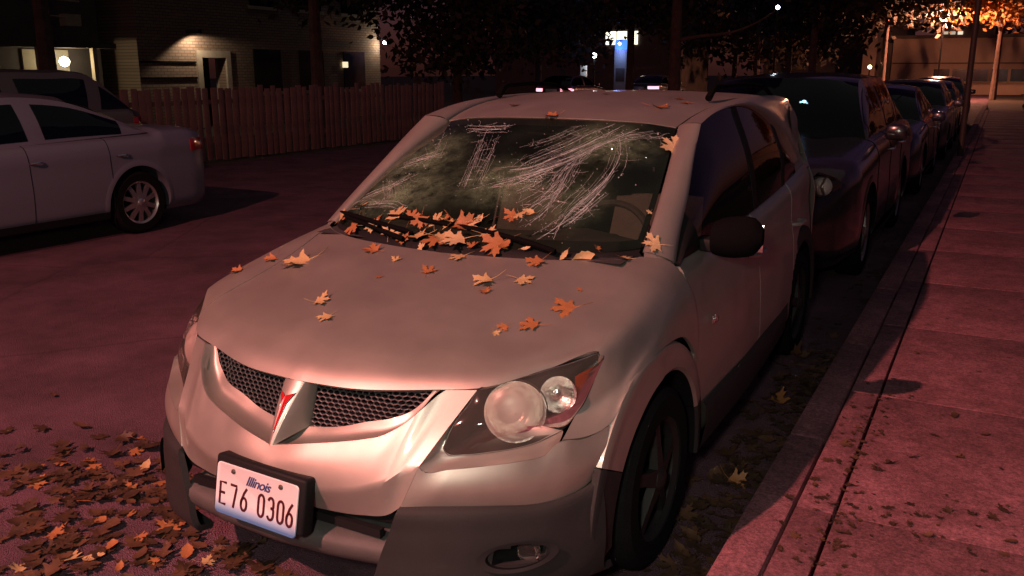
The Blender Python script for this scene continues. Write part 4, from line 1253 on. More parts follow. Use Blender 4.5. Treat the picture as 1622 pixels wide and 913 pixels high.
        wheel(root, sg * (w0 - .115), wy1, sg, wr_, spokes, rim_mat or M_darkalloy); wheel(root, sg * (w0 - .115), wy2, sg, wr_, spokes, rim_mat or M_darkalloy)
    gr = MB()
    for k in range(5):
        z = zh - .30 + k * .035
        gr.add([(x, -.083 + (.05 * (abs(x) / (w0 * .5)) ** 2), z + dz) for x in np.linspace(-w0 * .45, w0 * .45, 9) for dz in (0, .016)], [(2*i, 2*i+1, 2*i+3, 2*i+2) for i in range(8)])
    gr.build('grille', M_black, root, smooth=False)
    MB().box(-.26, .26, Lc + .06, Lc + .075, zt - .26, zt - .13).build('rear_plate', M_white, root, smooth=False)
    if sp.get('rails'):
        for sg in (1, -1):
            MB().tube(cr([(sg * wt * .93, f1 + .2, zr - .03), (sg * wt * .95, f1 + .3, zr + .05), (sg * wt * .95, f2 - .4, zr + .05), (sg * wt * .93, f2 - .3, zr - .02)], 14), .014, 6).build('roof_rail', M_black, root)
    if dirn == 1: root.location = (cx, y0, 0)
    else:
        root.location = (cx, y0 + Lc, 0); root.rotation_euler = (0, 0, PI)
    return root

SEDAN = dict(L=4.75, w=.90, hood=.88, belt=.96, roof=1.44, wf=.95, wr=3.72, wheel=.325, cowl=1.35, rooff=2.05, roofr=3.25, deck=4.08, trunk=1.04, wins=[(2, 15), (16, 30)], handles=[2.62, 3.55], seams=[1.45, 2.55, 3.40])
SUV = dict(L=4.60, w=.91, hood=1.00, belt=1.08, roof=1.60, wf=.95, wr=3.60, wheel=.36, cowl=1.25, rooff=1.80, roofr=3.95, deck=4.48, trunk=1.12, wins=[(2, 13), (14, 24), (25, 32)], handles=[2.3, 3.25], seams=[1.35, 2.25, 3.2], rails=True)
HATCH = dict(L=4.25, w=.88, hood=.92, belt=.98, roof=1.46, wf=.88, wr=3.45, wheel=.315, cowl=1.2, rooff=1.85, roofr=3.55, deck=4.10, trunk=1.02, wins=[(2, 14), (15, 30)], handles=[2.25, 3.15], seams=[1.3, 2.2, 3.1])

M_pearl = principled('pearl_white_paint', (.19, .21, .27), .30, .3, coat=.5)
M_suvgrey = principled('pale_grey_paint', (.13, .125, .12), .4, .3, coat=.3)
M_blackpaint = principled('black_paint', (.012, .011, .014), .22, coat=.8)
M_blue = principled('navy_paint', (.018, .02, .035), .25, coat=.8)
M_maroon = principled('maroon_paint', (.09, .02, .02), .3, .2, coat=.6)
M_greyp = principled('grey_paint', (.10, .10, .11), .3, .4, coat=.5)

# across the street
make_car('white_sedan', 'white four-door sedan with multi-spoke alloy wheels, cropped by the left edge', 'car', None, -6.86, 5.50 - 4.75, dict(SEDAN, wins=[(3, 15), (16, 27)]), M_pearl, spokes=10, rim_mat=M_alloy)
sp = dict(SUV); sp['roof'] = 1.66; sp['rails'] = False
make_car('parked_suv', 'pale parked SUV half hidden behind the white sedan', 'car', None, -9.95, 7.25 - 4.60, sp, M_suvgrey)
# the row behind the silver hatchback
sp = dict(SUV); sp['roof'] = 1.62; sp['rails'] = False
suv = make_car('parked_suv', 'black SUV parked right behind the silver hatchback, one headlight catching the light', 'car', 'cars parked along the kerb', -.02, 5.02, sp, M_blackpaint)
for k_, (x_, z_, r_, e_) in enumerate(((.19, 1.378, .020, 14), (.16, 1.372, .012, 8), (.03, 1.350, .016, 5), (.215, 1.365, .010, 6))):  # glowing blobs added inside the windshield to imitate a blue reflection on it
    MB().lathe([(.001, r_ * .7), (r_ * .8, r_ * .45), (r_, 0), (r_ * .7, -r_ * .5), (.001, -r_ * .7)], 10, 'z', (x_, 1.70, z_)).build('reflection_glow', emitter('blue_reflection_%d' % k_, (.35, .62, 1.0), e_), suv)
make_car('parked_car', 'dark sedan parked just behind the black SUV', 'car', 'cars parked along the kerb', .0, 10.7, dict(SEDAN), M_blue)
make_car('parked_car', 'dark grey hatchback, second car behind the black SUV', 'car', 'cars parked along the kerb', .05, 16.3, dict(HATCH), M_greyp)
make_car('parked_car', 'small dark sedan far down the row, third behind the black SUV', 'car', 'cars parked along the kerb', .0, 21.4, dict(SEDAN, roof=1.40), M_blackpaint)
make_car('parked_car', 'last dark car of the kerb row, nearest the far building', 'car', 'cars parked along the kerb', .0, 27.0, dict(HATCH), M_blue)
# two cars far beyond the hatchback's roof, their lamps shining
M_taillit = emitter('lit_tail_lamp', (1.0, .40, .50), 2.2)
make_car('distant_car', 'reddish car far off, seen just above the left part of the hatchback roof', 'car', 'cars in the distance', -15.1, 33.0, dict(HATCH), M_maroon, lit_tail=M_taillit, dirn=-1)
make_car('distant_car', 'low dark car far off above the middle of the roof, tail lamp glowing', 'car', 'cars in the distance', -13.4, 39.0, dict(SEDAN), M_greyp, lit_tail=M_taillit, dirn=-1)

# ------------------------------------------------------------------ wooden fence on the left
M_wood = principled('fence_wood', (.23, .125, .105), .85, var=.35, var_scale=2.5, bump=.4, bump_scale=40)
fence = empty('wooden_fence', (-11.0, 13.0, 0))
tag(fence, 'low brown wooden slat fence across the street behind the white sedan', 'fence')
fv = [MB().bev(-.012, .012, -.07, .07, .03, 1.34 + h, .006) for h in (0, .012, -.015)]
fm = []
for q in fv:
    o = q.build('slat', M_wood, fence); o.location = (0, 0, -5); fm.append(o)
y = -4.6; k = 0
while y < 5.1:
    g = random.choice([.012, .02, .035, .06, .045])
    if k < 3: o = fm[k]
    else: o = link(bpy.data.objects.new('slat', fm[random.randrange(3)].data), fence)
    o.location = (random.uniform(-.01, .01), y, random.uniform(-.012, .012)); o.rotation_euler = (random.uniform(-.02, .02), 0, random.uniform(-.14, .14)); o.scale = (1, random.uniform(.82, 1.06), random.uniform(.97, 1.03))
    y += .14 + g; k += 1
for z in (.35, 1.05):
    MB().box(-.055, -.016, -4.7, 5.2, z, z + .08).build('rail', M_wood, fence, smooth=False)
for q in range(5):
    MB().box(-.15, -.056, -4.6 + q * 2.2, -4.51 + q * 2.2, 0, 1.30).build('post', M_wood, fence, smooth=False)

# ------------------------------------------------------------------ buildings
def brick_mat(name, c1, c2, mortar, scale):
    m = bpy.data.materials.new(name); N, L = nodes_of(m); b = N['Principled BSDF']; b.inputs['Roughness'].default_value = .9
    tc = N.new('ShaderNodeTexCoord'); mp = N.new('ShaderNodeMapping'); mp.inputs['Rotation'].default_value = (R(90), 0, R(90))
    br = N.new('ShaderNodeTexBrick'); br.inputs['Scale'].default_value = scale
    br.inputs['Color1'].default_value = (*c1, 1); br.inputs['Color2'].default_value = (*c2, 1); br.inputs['Mortar'].default_value = (*mortar, 1)
    br.inputs['Mortar Size'].default_value = .012; br.inputs['Brick Width'].default_value = .22; br.inputs['Row Height'].default_value = .085
    cb = N.new('ShaderNodeCombineXYZ'); sp_ = N.new('ShaderNodeSeparateXYZ')
    L.new(tc.outputs['Object'], sp_.inputs[0]); L.new(sp_.outputs[1], cb.inputs[0]); L.new(sp_.outputs[2], cb.inputs[1])
    L.new(cb.outputs[0], br.inputs['Vector']); L.new(br.outputs['Color'], b.inputs['Base Color'])
    bp = N.new('ShaderNodeBump'); bp.inputs['Strength'].default_value = .5; bp.inputs['Distance'].default_value = .02
    L.new(br.outputs['Fac'], bp.inputs['Height']); bp.invert = True
    L.new(bp.outputs[0], b.inputs['Normal'])
    return m
M_brick = brick_mat('tan_brick', (.34, .24, .16), (.27, .18, .12), (.16, .13, .10), 1.0)
M_stone = principled('pale_stone', (.45, .38, .28), .85, var=.15, var_scale=6)
M_roofing = principled('roof_shingle', (.05, .045, .045), .9)
M_darkwin = principled('dark_window', (.01, .01, .013), .15)
M_door = principled('dark_door', (.06, .04, .03), .6)

def lamp_point(name, parent, loc, col, energy, size=.05, spot=None, aim=None):
    d = bpy.data.lights.new(name, 'SPOT' if spot else 'POINT'); d.energy = energy; d.color = col; d.shadow_soft_size = size
    o = bpy.data.objects.new(name, d)
    if spot:
        d.spot_size = R(spot); d.spot_blend = .25
        o.rotation_euler = Vector(aim).to_track_quat('-Z', 'Y').to_euler()
    o.location = loc
    return link(o, parent)

A = empty('brick_house', (-19, 18, 0))
tag(A, 'tan brick house beyond the fence, its doorway lit by a wall lamp', 'building')
def lb(mb, x0, x1, y0, y1, z0, z1): return mb.box(x0 + 19, x1 + 19, y0 - 18, y1 - 18, z0, z1)
wl_ = MB()
# facade with a real door opening (y 17.49..18.42) and a wide entrance gap beyond
for y0, y1, z0, z1 in ((15.3, 17.49, 0, 6.2), (17.49, 18.42, 2.02, 6.2), (18.42, 26.2, 0, 6.2)):
    lb(wl_, -19.3, -19.0, y0, y1, z0, z1)
lb(wl_, -27, -19.3, 15.3, 15.6, 0, 6.2); lb(wl_, -27, -19.3, 25.9, 26.2, 0, 6.2)
wl_.build('wall', M_brick, A, smooth=False)
lb(MB(), -20.4, -20.3, 16.9, 19, 0, 2.4).build('door', M_door, A, smooth=False)
for y0, y1, z0, z1 in ((17.30, 17.485, 0, 2.02), (18.425, 18.60, 0, 2.02), (17.30, 18.60, 2.02, 2.22)):
    lb(MB(), -19.42, -18.93, y0, y1, z0, z1).build('door_surround', M_stone, A, smooth=False)
for z in (1.42, 1.86):
    lb(MB(), -18.995, -18.955, 15.31, 17.28, z, z + .05).build('brick_band', M_void, A, smooth=False)
lb(MB(), -27.5, -18.6, 14.9, 26.6, 6.2, 6.4).build('roof', M_roofing, A, smooth=False)
for yb in (20.2, 22.3, 24.6):
    for zb_ in (1.0, 3.6):
        wo = lb(MB(), -18.99, -18.95, yb - .6, yb + .6, zb_, zb_ + 1.3).build('window', M_darkwin, A, smooth=False)
        lb(MB(), -18.99, -18.90, yb - .7, yb + .7, zb_ - .1, zb_ - .003).build('sill', M_stone, wo, smooth=False)
lb(MB(), -18.945, -18.93, 23.9, 24.2, 1.75, 1.95).build('lit_pane', emitter('warm_pane', (1, .85, .55), 1.0), A, smooth=False)
s1 = lb(MB(), -19.0, -18.50, 17.02, 17.14, 2.68, 2.78).build('wall_lamp', M_black, A, smooth=False)
lamp_point('wall_lamp_light', A, (.42, -.92, 2.62), (1, .76, .56), 45, .04, 150, (-.25, .25, -1))
s2 = lb(MB(), -19.0, -18.80, 26.04, 26.16, 2.75, 2.85).build('wall_lamp', M_black, A, smooth=False)
MB().lathe([(.001, .07), (.06, .05), (.08, 0), (.06, -.05), (.001, -.06)], 14, 'z', (.32, 8.10, 2.66)).build('bulb', emitter('cold_bulb', (.80, .78, 1.0), 14), A)
lamp_point('wall_lamp_light', A, (.34, 8.02, 2.58), (1, .82, .6), 18, .05)

B = empty('porch_house', (-19, 12.5, 0))
tag(B, 'dark house at the far left with a lit porch and globe lamp', 'building')
def lc(mb, x0, x1, y0, y1, z0, z1): return mb.box(x0 + 19, x1 + 19, y0 - 12.5, y1 - 12.5, z0, z1)
M_stucco = principled('cream_stucco', (.45, .38, .26), .9, var=.1)
M_dkwall = principled('dark_siding', (.10, .08, .07), .9, var=.2, var_scale=2)
wm = MB(); lc(wm, -28, -19.6, 7, 14.6, 0, 6.6); wm.build('wall', M_dkwall, B, smooth=False)
lc(MB(), -19.595, -19.55, 12.35, 13.6, 1.0, 2.16).build('porch_wall', M_stucco, B, smooth=False)
lc(MB(), -19.595, -18.7, 11.6, 14.4, 2.2, 2.32).build('porch_roof', M_dkwall, B, smooth=False)
lc(MB(), -19.595, -18.7, 11.6, 14.4, 0, .9).build('porch_floor', M_dkwall, B, smooth=False)
for y in (12.25, 13.75):
    lc(MB(), -18.82, -18.70, y - .06, y + .06, .9, 2.2).build('porch_post', M_stucco, B, smooth=False)
MB().lathe([(.001, .13), (.09, .09), (.13, 0), (.09, -.09), (.001, -.13)], 18, 'z', (-.20, .72, 1.87)).build('globe_lamp', emitter('porch_globe', (1, .93, .78), 10), B)
lamp_point('globe_lamp_light', B, (-.02, .72, 1.87), (1, .82, .5), 24, .1)
for k, z in enumerate((2.95, 3.35)):
    MB().tube([(.30, -.25, z), (.30, .95, z - .04)], .025, 6).build('balcony_rail', M_stucco, B)
lc(MB(), -18.9, -18.65, 13.0, 13.42, 2.72, 3.0).build('balcony_box', M_stucco, B, smooth=False)

# far building at the end of the street
M_tan = principled('pink_tan_render', (.42, .30, .22), .9, var=.12, var_scale=.6)
F = empty('far_building', (6, 75, 0))
tag(F, 'low tan building at the end of the street, glowing under a street lamp', 'building')
def lf(mb, x0, x1, y0, y1, z0, z1): return mb.box(x0 - 6, x1 - 6, y0 - 75, y1 - 75, z0, z1)
k_ = 76.7 / 61.7
fx = lambda x: 1.73 + (x - 1.73) * k_
fz = lambda z: 1.65 + (z - 1.65) * k_
lf(MB(), fx(-4.55), 20, 75, 90, -.5, fz(3.56)).build('wall', M_tan, F, smooth=False)
lf(MB(), fx(-4.5), 20, 74.9, 74.998, fz(2.05), fz(2.12)).build('string_course', M_door, F, smooth=False)
lf(MB(), fx(-5.4), fx(-4.58), 74.6, 84, -.5, fz(3.3)).build('dark_bay', M_dkwall, F, smooth=False)
lf(MB(), fx(-6.2), fx(-5.42), 74.2, 84, -.5, fz(4.4)).build('side_tower', M_tan, F, smooth=False)
lf(MB(), fx(-4.8), 20.3, 74.7, 90.3, fz(3.57), fz(3.75)).build('parapet', M_dkwall, F, smooth=False)
for x in np.arange(fx(-2.1), 8, 1.3):
    w_ = lf(MB(), x, x + 1.1, 74.93, 74.996, fz(1.02), fz(1.74)).build('window', M_darkwin, F, smooth=False)
    lf(MB(), x - .05, x + 1.15, 74.86, 74.992, fz(.94), fz(1.01)).build('sill', M_stone, w_, smooth=False)
lf(MB(), fx(-1.9), fx(1.0), 75.5, 76, fz(3.76), fz(4.6)).build('upper_storey', M_dkwall, F, smooth=False)
for i, x in enumerate((-1.83, -1.43, -1.02)):
    lf(MB(), fx(x), fx(x + .28), 75.42, 75.495, fz(3.80 - .02 * i), fz(3.96)).build('lit_window', emitter('lit_pane_%d' % i, (.95, .95, .72), .35 if i < 2 else .8), F, smooth=False)
lf(MB(), fx(-3.2), 20, 70, 70.3, 0, fz(.86)).build('garden_wall', M_tan, F, smooth=False)

# brightly lit upper window far behind the trees, and the wall it belongs to
Gb = empty('far_house', (-23, 58, 0))
tag(Gb, 'dark house far behind the trees with one bright square window', 'building')
MB().box(-9, 5, 0, 8, 0, 8).build('wall', M_dkwall, Gb, smooth=False)
MB().box(-.05, 2.35, -.06, -.003, 3.40, 4.28).build('lit_window', emitter('bright_window', (1, .93, .70), 2.2), Gb, smooth=False)
for x in (-.09, .75, 1.55, 2.36):
    MB().box(x - .02, x + .02, -.10, -.062, 3.38, 4.30).build('window_bar', M_dkwall, Gb, smooth=False)

Hb = empty('far_house', (-12, 84, 0))
tag(Hb, 'far dark house whose small lit windows glint between the leaves', 'building')
MB().box(-6, 6, 0, 8, 0, 9).build('wall', M_dkwall, Hb, smooth=False)
for x, z, w_, h_, e_ in ((-.9, 5.2, .5, .35, 1.6), (-.3, 4.75, .4, .5, 1.1), (-1.1, 4.2, 1.0, .3, .5), (-.6, 3.4, .7, .25, .35), (.5, 4.9, .35, .3, .6)):
    MB().box(x, x + w_, -.06, -.003, z, z + h_).build('lit_window', emitter('glint_%d' % int(e_ * 10), (.85, 1.0, .92), e_), Hb, smooth=False)

# ------------------------------------------------------------------ lamps and posts in the distance
def post_lamp(name, label, x, y, h, col, strength, rad=.14, energy=None, lcol=None, post=.05, arm=None):
    o = empty(name, (x, y, 0)); tag(o, label, 'lamp')
    if arm:
        MB().tube([(arm, 0, 0), (arm, 0, h + .1)], post, 10).build('post', M_pole, o)
        MB().tube([(arm, 0, h + .1), (0, 0, h + .1)], post * .6, 8).build('arm', M_pole, o)
    else:
        MB().lathe([(post * 1.8, 0), (post * 1.8, .2), (post, .3), (post, h - rad)], 12).build('post', M_black, o)
    MB().lathe([(.001, rad), (rad * .7, rad * .7), (rad, 0), (rad * .7, -rad * .7), (.001, -rad)], 16, 'z', (0, 0, h)).build('globe', emitter(name + '_glow', col, strength), o)
    if energy: lamp_point(name + '_light', o, (0, 0, h - rad - .03), lcol or col, energy, .1)
    return o
post_lamp('post_lamp', 'white post lamp glowing left of the blue phone pillar', -16.7, 41.2, 2.40, (.85, .92, 1.0), 22, .13, 60, (.85, .95, 1))
wp = MB().bev(-.18, .18, -.05, .05, 0, 1.9, .02).build('sign_board', M_white)
wp.location = (-17.45, 41.6, 0); tag(wp, 'pale upright board beside the white post lamp', 'board')

ph = empty('emergency_phone', (-12.8, 35.1, 0))
tag(ph, 'tall emergency phone pillar with a blue light on top', 'phone pillar')
M_grey = principled('pillar_grey', (.32, .31, .30), .6)
MB().bev(-.30, .30, -.15, .15, 0, 2.52, .05).build('pillar', M_grey, ph)
MB().bev(-.20, .20, -.17, -.151, 1.2, 1.75, .01).build('phone_panel', M_dkwall, ph)
MB().lathe([(.30, 2.525), (.30, 2.86), (.26, 2.93), (.001, 2.95)], 20).build('blue_dome', emitter('blue_beacon', (.05, .16, 1.0), 2.2), ph)
MB().lathe([(.001, .08), (.08, 0), (.001, -.08)], 12, 'z', (0, -.28, 2.76)).build('beacon_bulb', emitter('beacon_white', (.6, .8, 1.0), 16), ph)
lamp_point('beacon_light', ph, (0, -.6, 2.4), (.3, .45, 1), 14, .1)

post_lamp('street_lamp', 'distant street lamp glowing inside the orange tree at upper right', -1.6, 56, 4.40, (1, .55, .30), 14, .15, 9000, (1, .38, .22), .05)
post_lamp('street_lamp', 'small white lamp at the tip of the bare branch', -4.9, 28.5, 3.62, (.75, .85, 1.0), 14, .07, None, None, .03)
post_lamp('signal_lamp', 'tiny green-white lamp left of the far building', -5.2, 55, 1.85, (.7, 1.0, .5), 6, .12, None, None, .04)
pole = empty('utility_pole', (1.19, 16.6, .13))
tag(pole, 'tall dark pole on the sidewalk edge at the far right', 'pole')
MB().lathe([(.055, 0), (.053, 1), (.042, 9)], 14).build('shaft', M_door, pole)
MB().box(-.7, .7, -.05, .05, 8.2, 8.32).build('crossarm', M_door, pole, smooth=False)

# ------------------------------------------------------------------ trees and bushes
def leaf_mat(name, c, c2):
    m = principled(name, c, .75, var=.5, var_scale=1.2, col2=c2)
    return m
M_leafd = leaf_mat('dark_foliage', (.035, .030, .018), (.07, .05, .03))
M_leafo = leaf_mat('orange_foliage', (.32, .13, .03), (.45, .22, .05))
M_bark = principled('bark', (.10, .065, .05), .95, var=.4, var_scale=5, bump=.8, bump_scale=25)
def tree(name, label, x, y, h, crown, n, size, mat, seed, trunk_r=.16, fork=.45, lean=(0, 0), group='street trees'):
    rnd = random.Random(seed)
    root = empty(name, (x, y, 0)); tag(root, label, 'tree', group)
    T = MB()
    top = Vector((lean[0], lean[1], h * fork))
    T.tube([(0, 0, 0), (lean[0] * .2, lean[1] * .2, h * fork * .4), tuple(top)], [trunk_r * 1.25, trunk_r, trunk_r * .8], 9)
    tips = []
    cz = crown[2]
    for k in range(9):
        a = 2 * PI * k / 9 + rnd.uniform(-.3, .3)
        el = rnd.uniform(.3, 1.1)
        rr_ = rnd.uniform(.55, .95)
        tip = Vector((crown[0] * rr_ * math.cos(a) * math.cos(el * .8), crown[1] * rr_ * math.sin(a) * math.cos(el * .8), cz + crown[3] * (rnd.random() * 1.3 - .5)))
        m_ = top.lerp(tip, .5) + Vector((rnd.uniform(-.2, .2), rnd.uniform(-.2, .2), .25))
        T.tube([tuple(top - Vector((0, 0, .3 * rnd.random()))), tuple(m_), tuple(tip)], [trunk_r * .5, trunk_r * .3, trunk_r * .08], 6)
        tips += [tip, m_]
    T.build('trunk', M_bark, root)
    V = []; Fc = []
    clumps = tips + [Vector((crown[0] * rnd.uniform(-.8, .8), crown[1] * rnd.uniform(-.8, .8), cz + crown[3] * rnd.uniform(-.8, .8))) for _ in range(22)]
    for i in range(n):
        c = clumps[rnd.randrange(len(clumps))]
        p = c + Vector((rnd.gauss(0, 1) * crown[0] * .17, rnd.gauss(0, 1) * crown[1] * .17, rnd.gauss(0, 1) * crown[3] * .17))
        a = Vector((rnd.uniform(-1, 1), rnd.uniform(-1, 1), rnd.uniform(-1, 1))).normalized()
        b = a.cross(Vector((rnd.uniform(-1, 1), rnd.uniform(-1, 1), rnd.uniform(-1, 1)))).normalized()
        s = size * rnd.uniform(.6, 1.3)
        o = len(V)
        V += [p - a * s, p - b * s * .55 + a * s * .1, p + a * s, p + b * s * .55 + a * s * .1]
        Fc.append((o, o + 1, o + 2, o + 3))
    cr_ = mesh_obj('crown', V, Fc, mat, root, smooth=False)
    cr_['kind'] = 'stuff'
    return root
# crown = (rx, ry, centre z, rz)
tree('broadleaf_tree', 'dark tree at upper left above the porch house', -14.5, 9.5, 8, (3.2, 3.2, 5.6, 2.2), 5200, .13, M_leafd, 1)
tree('broadleaf_tree', 'dark tree behind the fence above the brick house', -13.8, 16.5, 9, (3.4, 3.4, 5.3, 2.2), 6500, .13, M_leafd, 2)
tree('broadleaf_tree', 'dark low-branched tree right of the wooden fence', -13.6, 23.0, 8, (3.0, 3.2, 3.9, 2.4), 7000, .13, M_leafd, 3, fork=.25)
tree('broadleaf_tree', 'dark tree hiding part of the bright window', -17.5, 36.5, 10, (3.4, 3.4, 5.2, 3.0), 6500, .16, M_leafd, 4, fork=.3)
tree('broadleaf_tree', 'tall tree with reddish trunk right of the phone pillar', -7.75, 27.0, 10, (3.6, 3.6, 6.2, 2.6), 6500, .14, M_leafd, 5, trunk_r=.19)
tree('broadleaf_tree', 'large dark tree left of the far building', -7.6, 44.0, 11, (4.0, 3.6, 6.0, 3.6), 7500, .19, M_leafd, 6)
tree('broadleaf_tree', 'dark tree over the far parked cars', -11.5, 54.0, 12, (5.0, 4.0, 6.2, 4.2), 6500, .24, M_leafd, 8)
tree('broadleaf_tree', 'dark tree with low crown right above the phone pillar', -11.6, 33.0, 9, (3.2, 3.0, 5.0, 2.2), 6500, .15, M_leafd, 21)
tree('broadleaf_tree', 'dark tree crown over the black SUV, beyond the parked row', -5.4, 38.0, 10, (3.6, 3.4, 5.6, 2.5), 8000, .16, M_leafd, 22)
tree('broadleaf_tree', 'dim tree in front of the far building left end', -4.6, 56.0, 12, (4.2, 3.0, 6.6, 3.2), 8000, .22, M_leafd, 23)
tree('broadleaf_tree', 'dark tree beyond the far building roof', -1.0, 95.0, 16, (9, 4, 9.0, 6.0), 8000, .40, M_leafd, 24)
tree('broadleaf_tree', 'dark tree far left of the far building', -16.0, 66.0, 14, (6.0, 4, 6.5, 4.6), 8000, .30, M_leafd, 25)
tree('maple_tree', 'orange maple at upper right lit by the distant street lamp', 1.3, 58.0, 9, (3.2, 2.6, 6.1, 2.0), 9000, .17, M_leafo, 7)
tree('maple_tree', 'orange maple at the right edge behind the bush', 6.0, 57.0, 9, (2.8, 2.8, 5.6, 2.0), 5000, .15, M_leafo, 17)
br = MB().tube(cr([(-7.7, 27.0, 2.6), (-7.0, 27.2, 2.72), (-6.2, 27.6, 2.82), (-5.5, 28.0, 3.1), (-4.95, 28.4, 3.5)], 18), [.07 - .003 * i for i in range(18)], 7).build('bare_branch', M_bark)
tag(br, 'bare curving branch reaching right towards a small white lamp', 'branch')
def bush(label, x, y, rx_, ry_, h, n, seed):
    rnd = random.Random(seed)
    root = empty('bush', (x, y, .06)); tag(root, label, 'bush', 'bushes by the sidewalk')
    st = MB()
    for k in range(7):
        a = rnd.uniform(0, 2 * PI)
        st.tube([(0, 0, 0), (rx_ * .6 * math.cos(a), ry_ * .6 * math.sin(a), h * .7)], [.03, .008], 5)
    st.build('stems', M_bark, root)
    V = []; Fc = []
    for i in range(n):
        u = Vector((rnd.gauss(0, 1), rnd.gauss(0, 1), rnd.gauss(0, 1))).normalized() * rnd.uniform(.55, 1.0) ** .5
        p = Vector((u.x * rx_, u.y * ry_, h * .5 + u.z * h * .5)) * rnd.uniform(.85, 1.05)
        a = Vector((rnd.uniform(-1, 1), rnd.uniform(-1, 1), rnd.uniform(-1, 1))).normalized(); b = a.cross(Vector((rnd.uniform(-1, 1), rnd.uniform(-1, 1), rnd.uniform(-1, 1)))).normalized(); s = rnd.uniform(.04, .09)
        o = len(V); V += [p - a * s, p - b * s * .5, p + a * s, p + b * s * .5]; Fc.append((o, o + 1, o + 2, o + 3))
    mesh_obj('foliage', V, Fc, M_leafd, root, smooth=False)['kind'] = 'stuff'
bush('rounded dark bush beside the sidewalk at the far right', 3.1, 26.0, .8, .8, 1.45, 3500, 1)
bush('dark hedge running off the right edge beside the sidewalk', 4.4, 22.5, 1.2, 1.4, 1.0, 4500, 2)

# ------------------------------------------------------------------ added fill lamp just behind the viewer, standing in for a camera flash
LN = empty('flash_fill', (1.62, -2.45, .13))
tag(LN, 'added unseen fill lamp behind the viewer, standing in for a camera flash', 'lamp')
MB().lathe([(.09, 0), (.09, .1), (.045, .15), (.04, 1.75)], 14).build('post', M_pole, LN)
MB().lathe([(.04, 1.75), (.10, 1.8), (.12, 2.0), (.08, 2.14), (.001, 2.16)], 18).build('fill_glass', emitter('fill_glow', (1, .96, .82), 2), LN)
ll = bpy.data.lights.new('fill_light', 'POINT'); ll.energy = 150; ll.color = (1.0, .92, .76); ll.shadow_soft_size = .12
lo = bpy.data.objects.new('fill_light', ll); lo.location = (-.02, .20, 1.90); link(lo, LN)
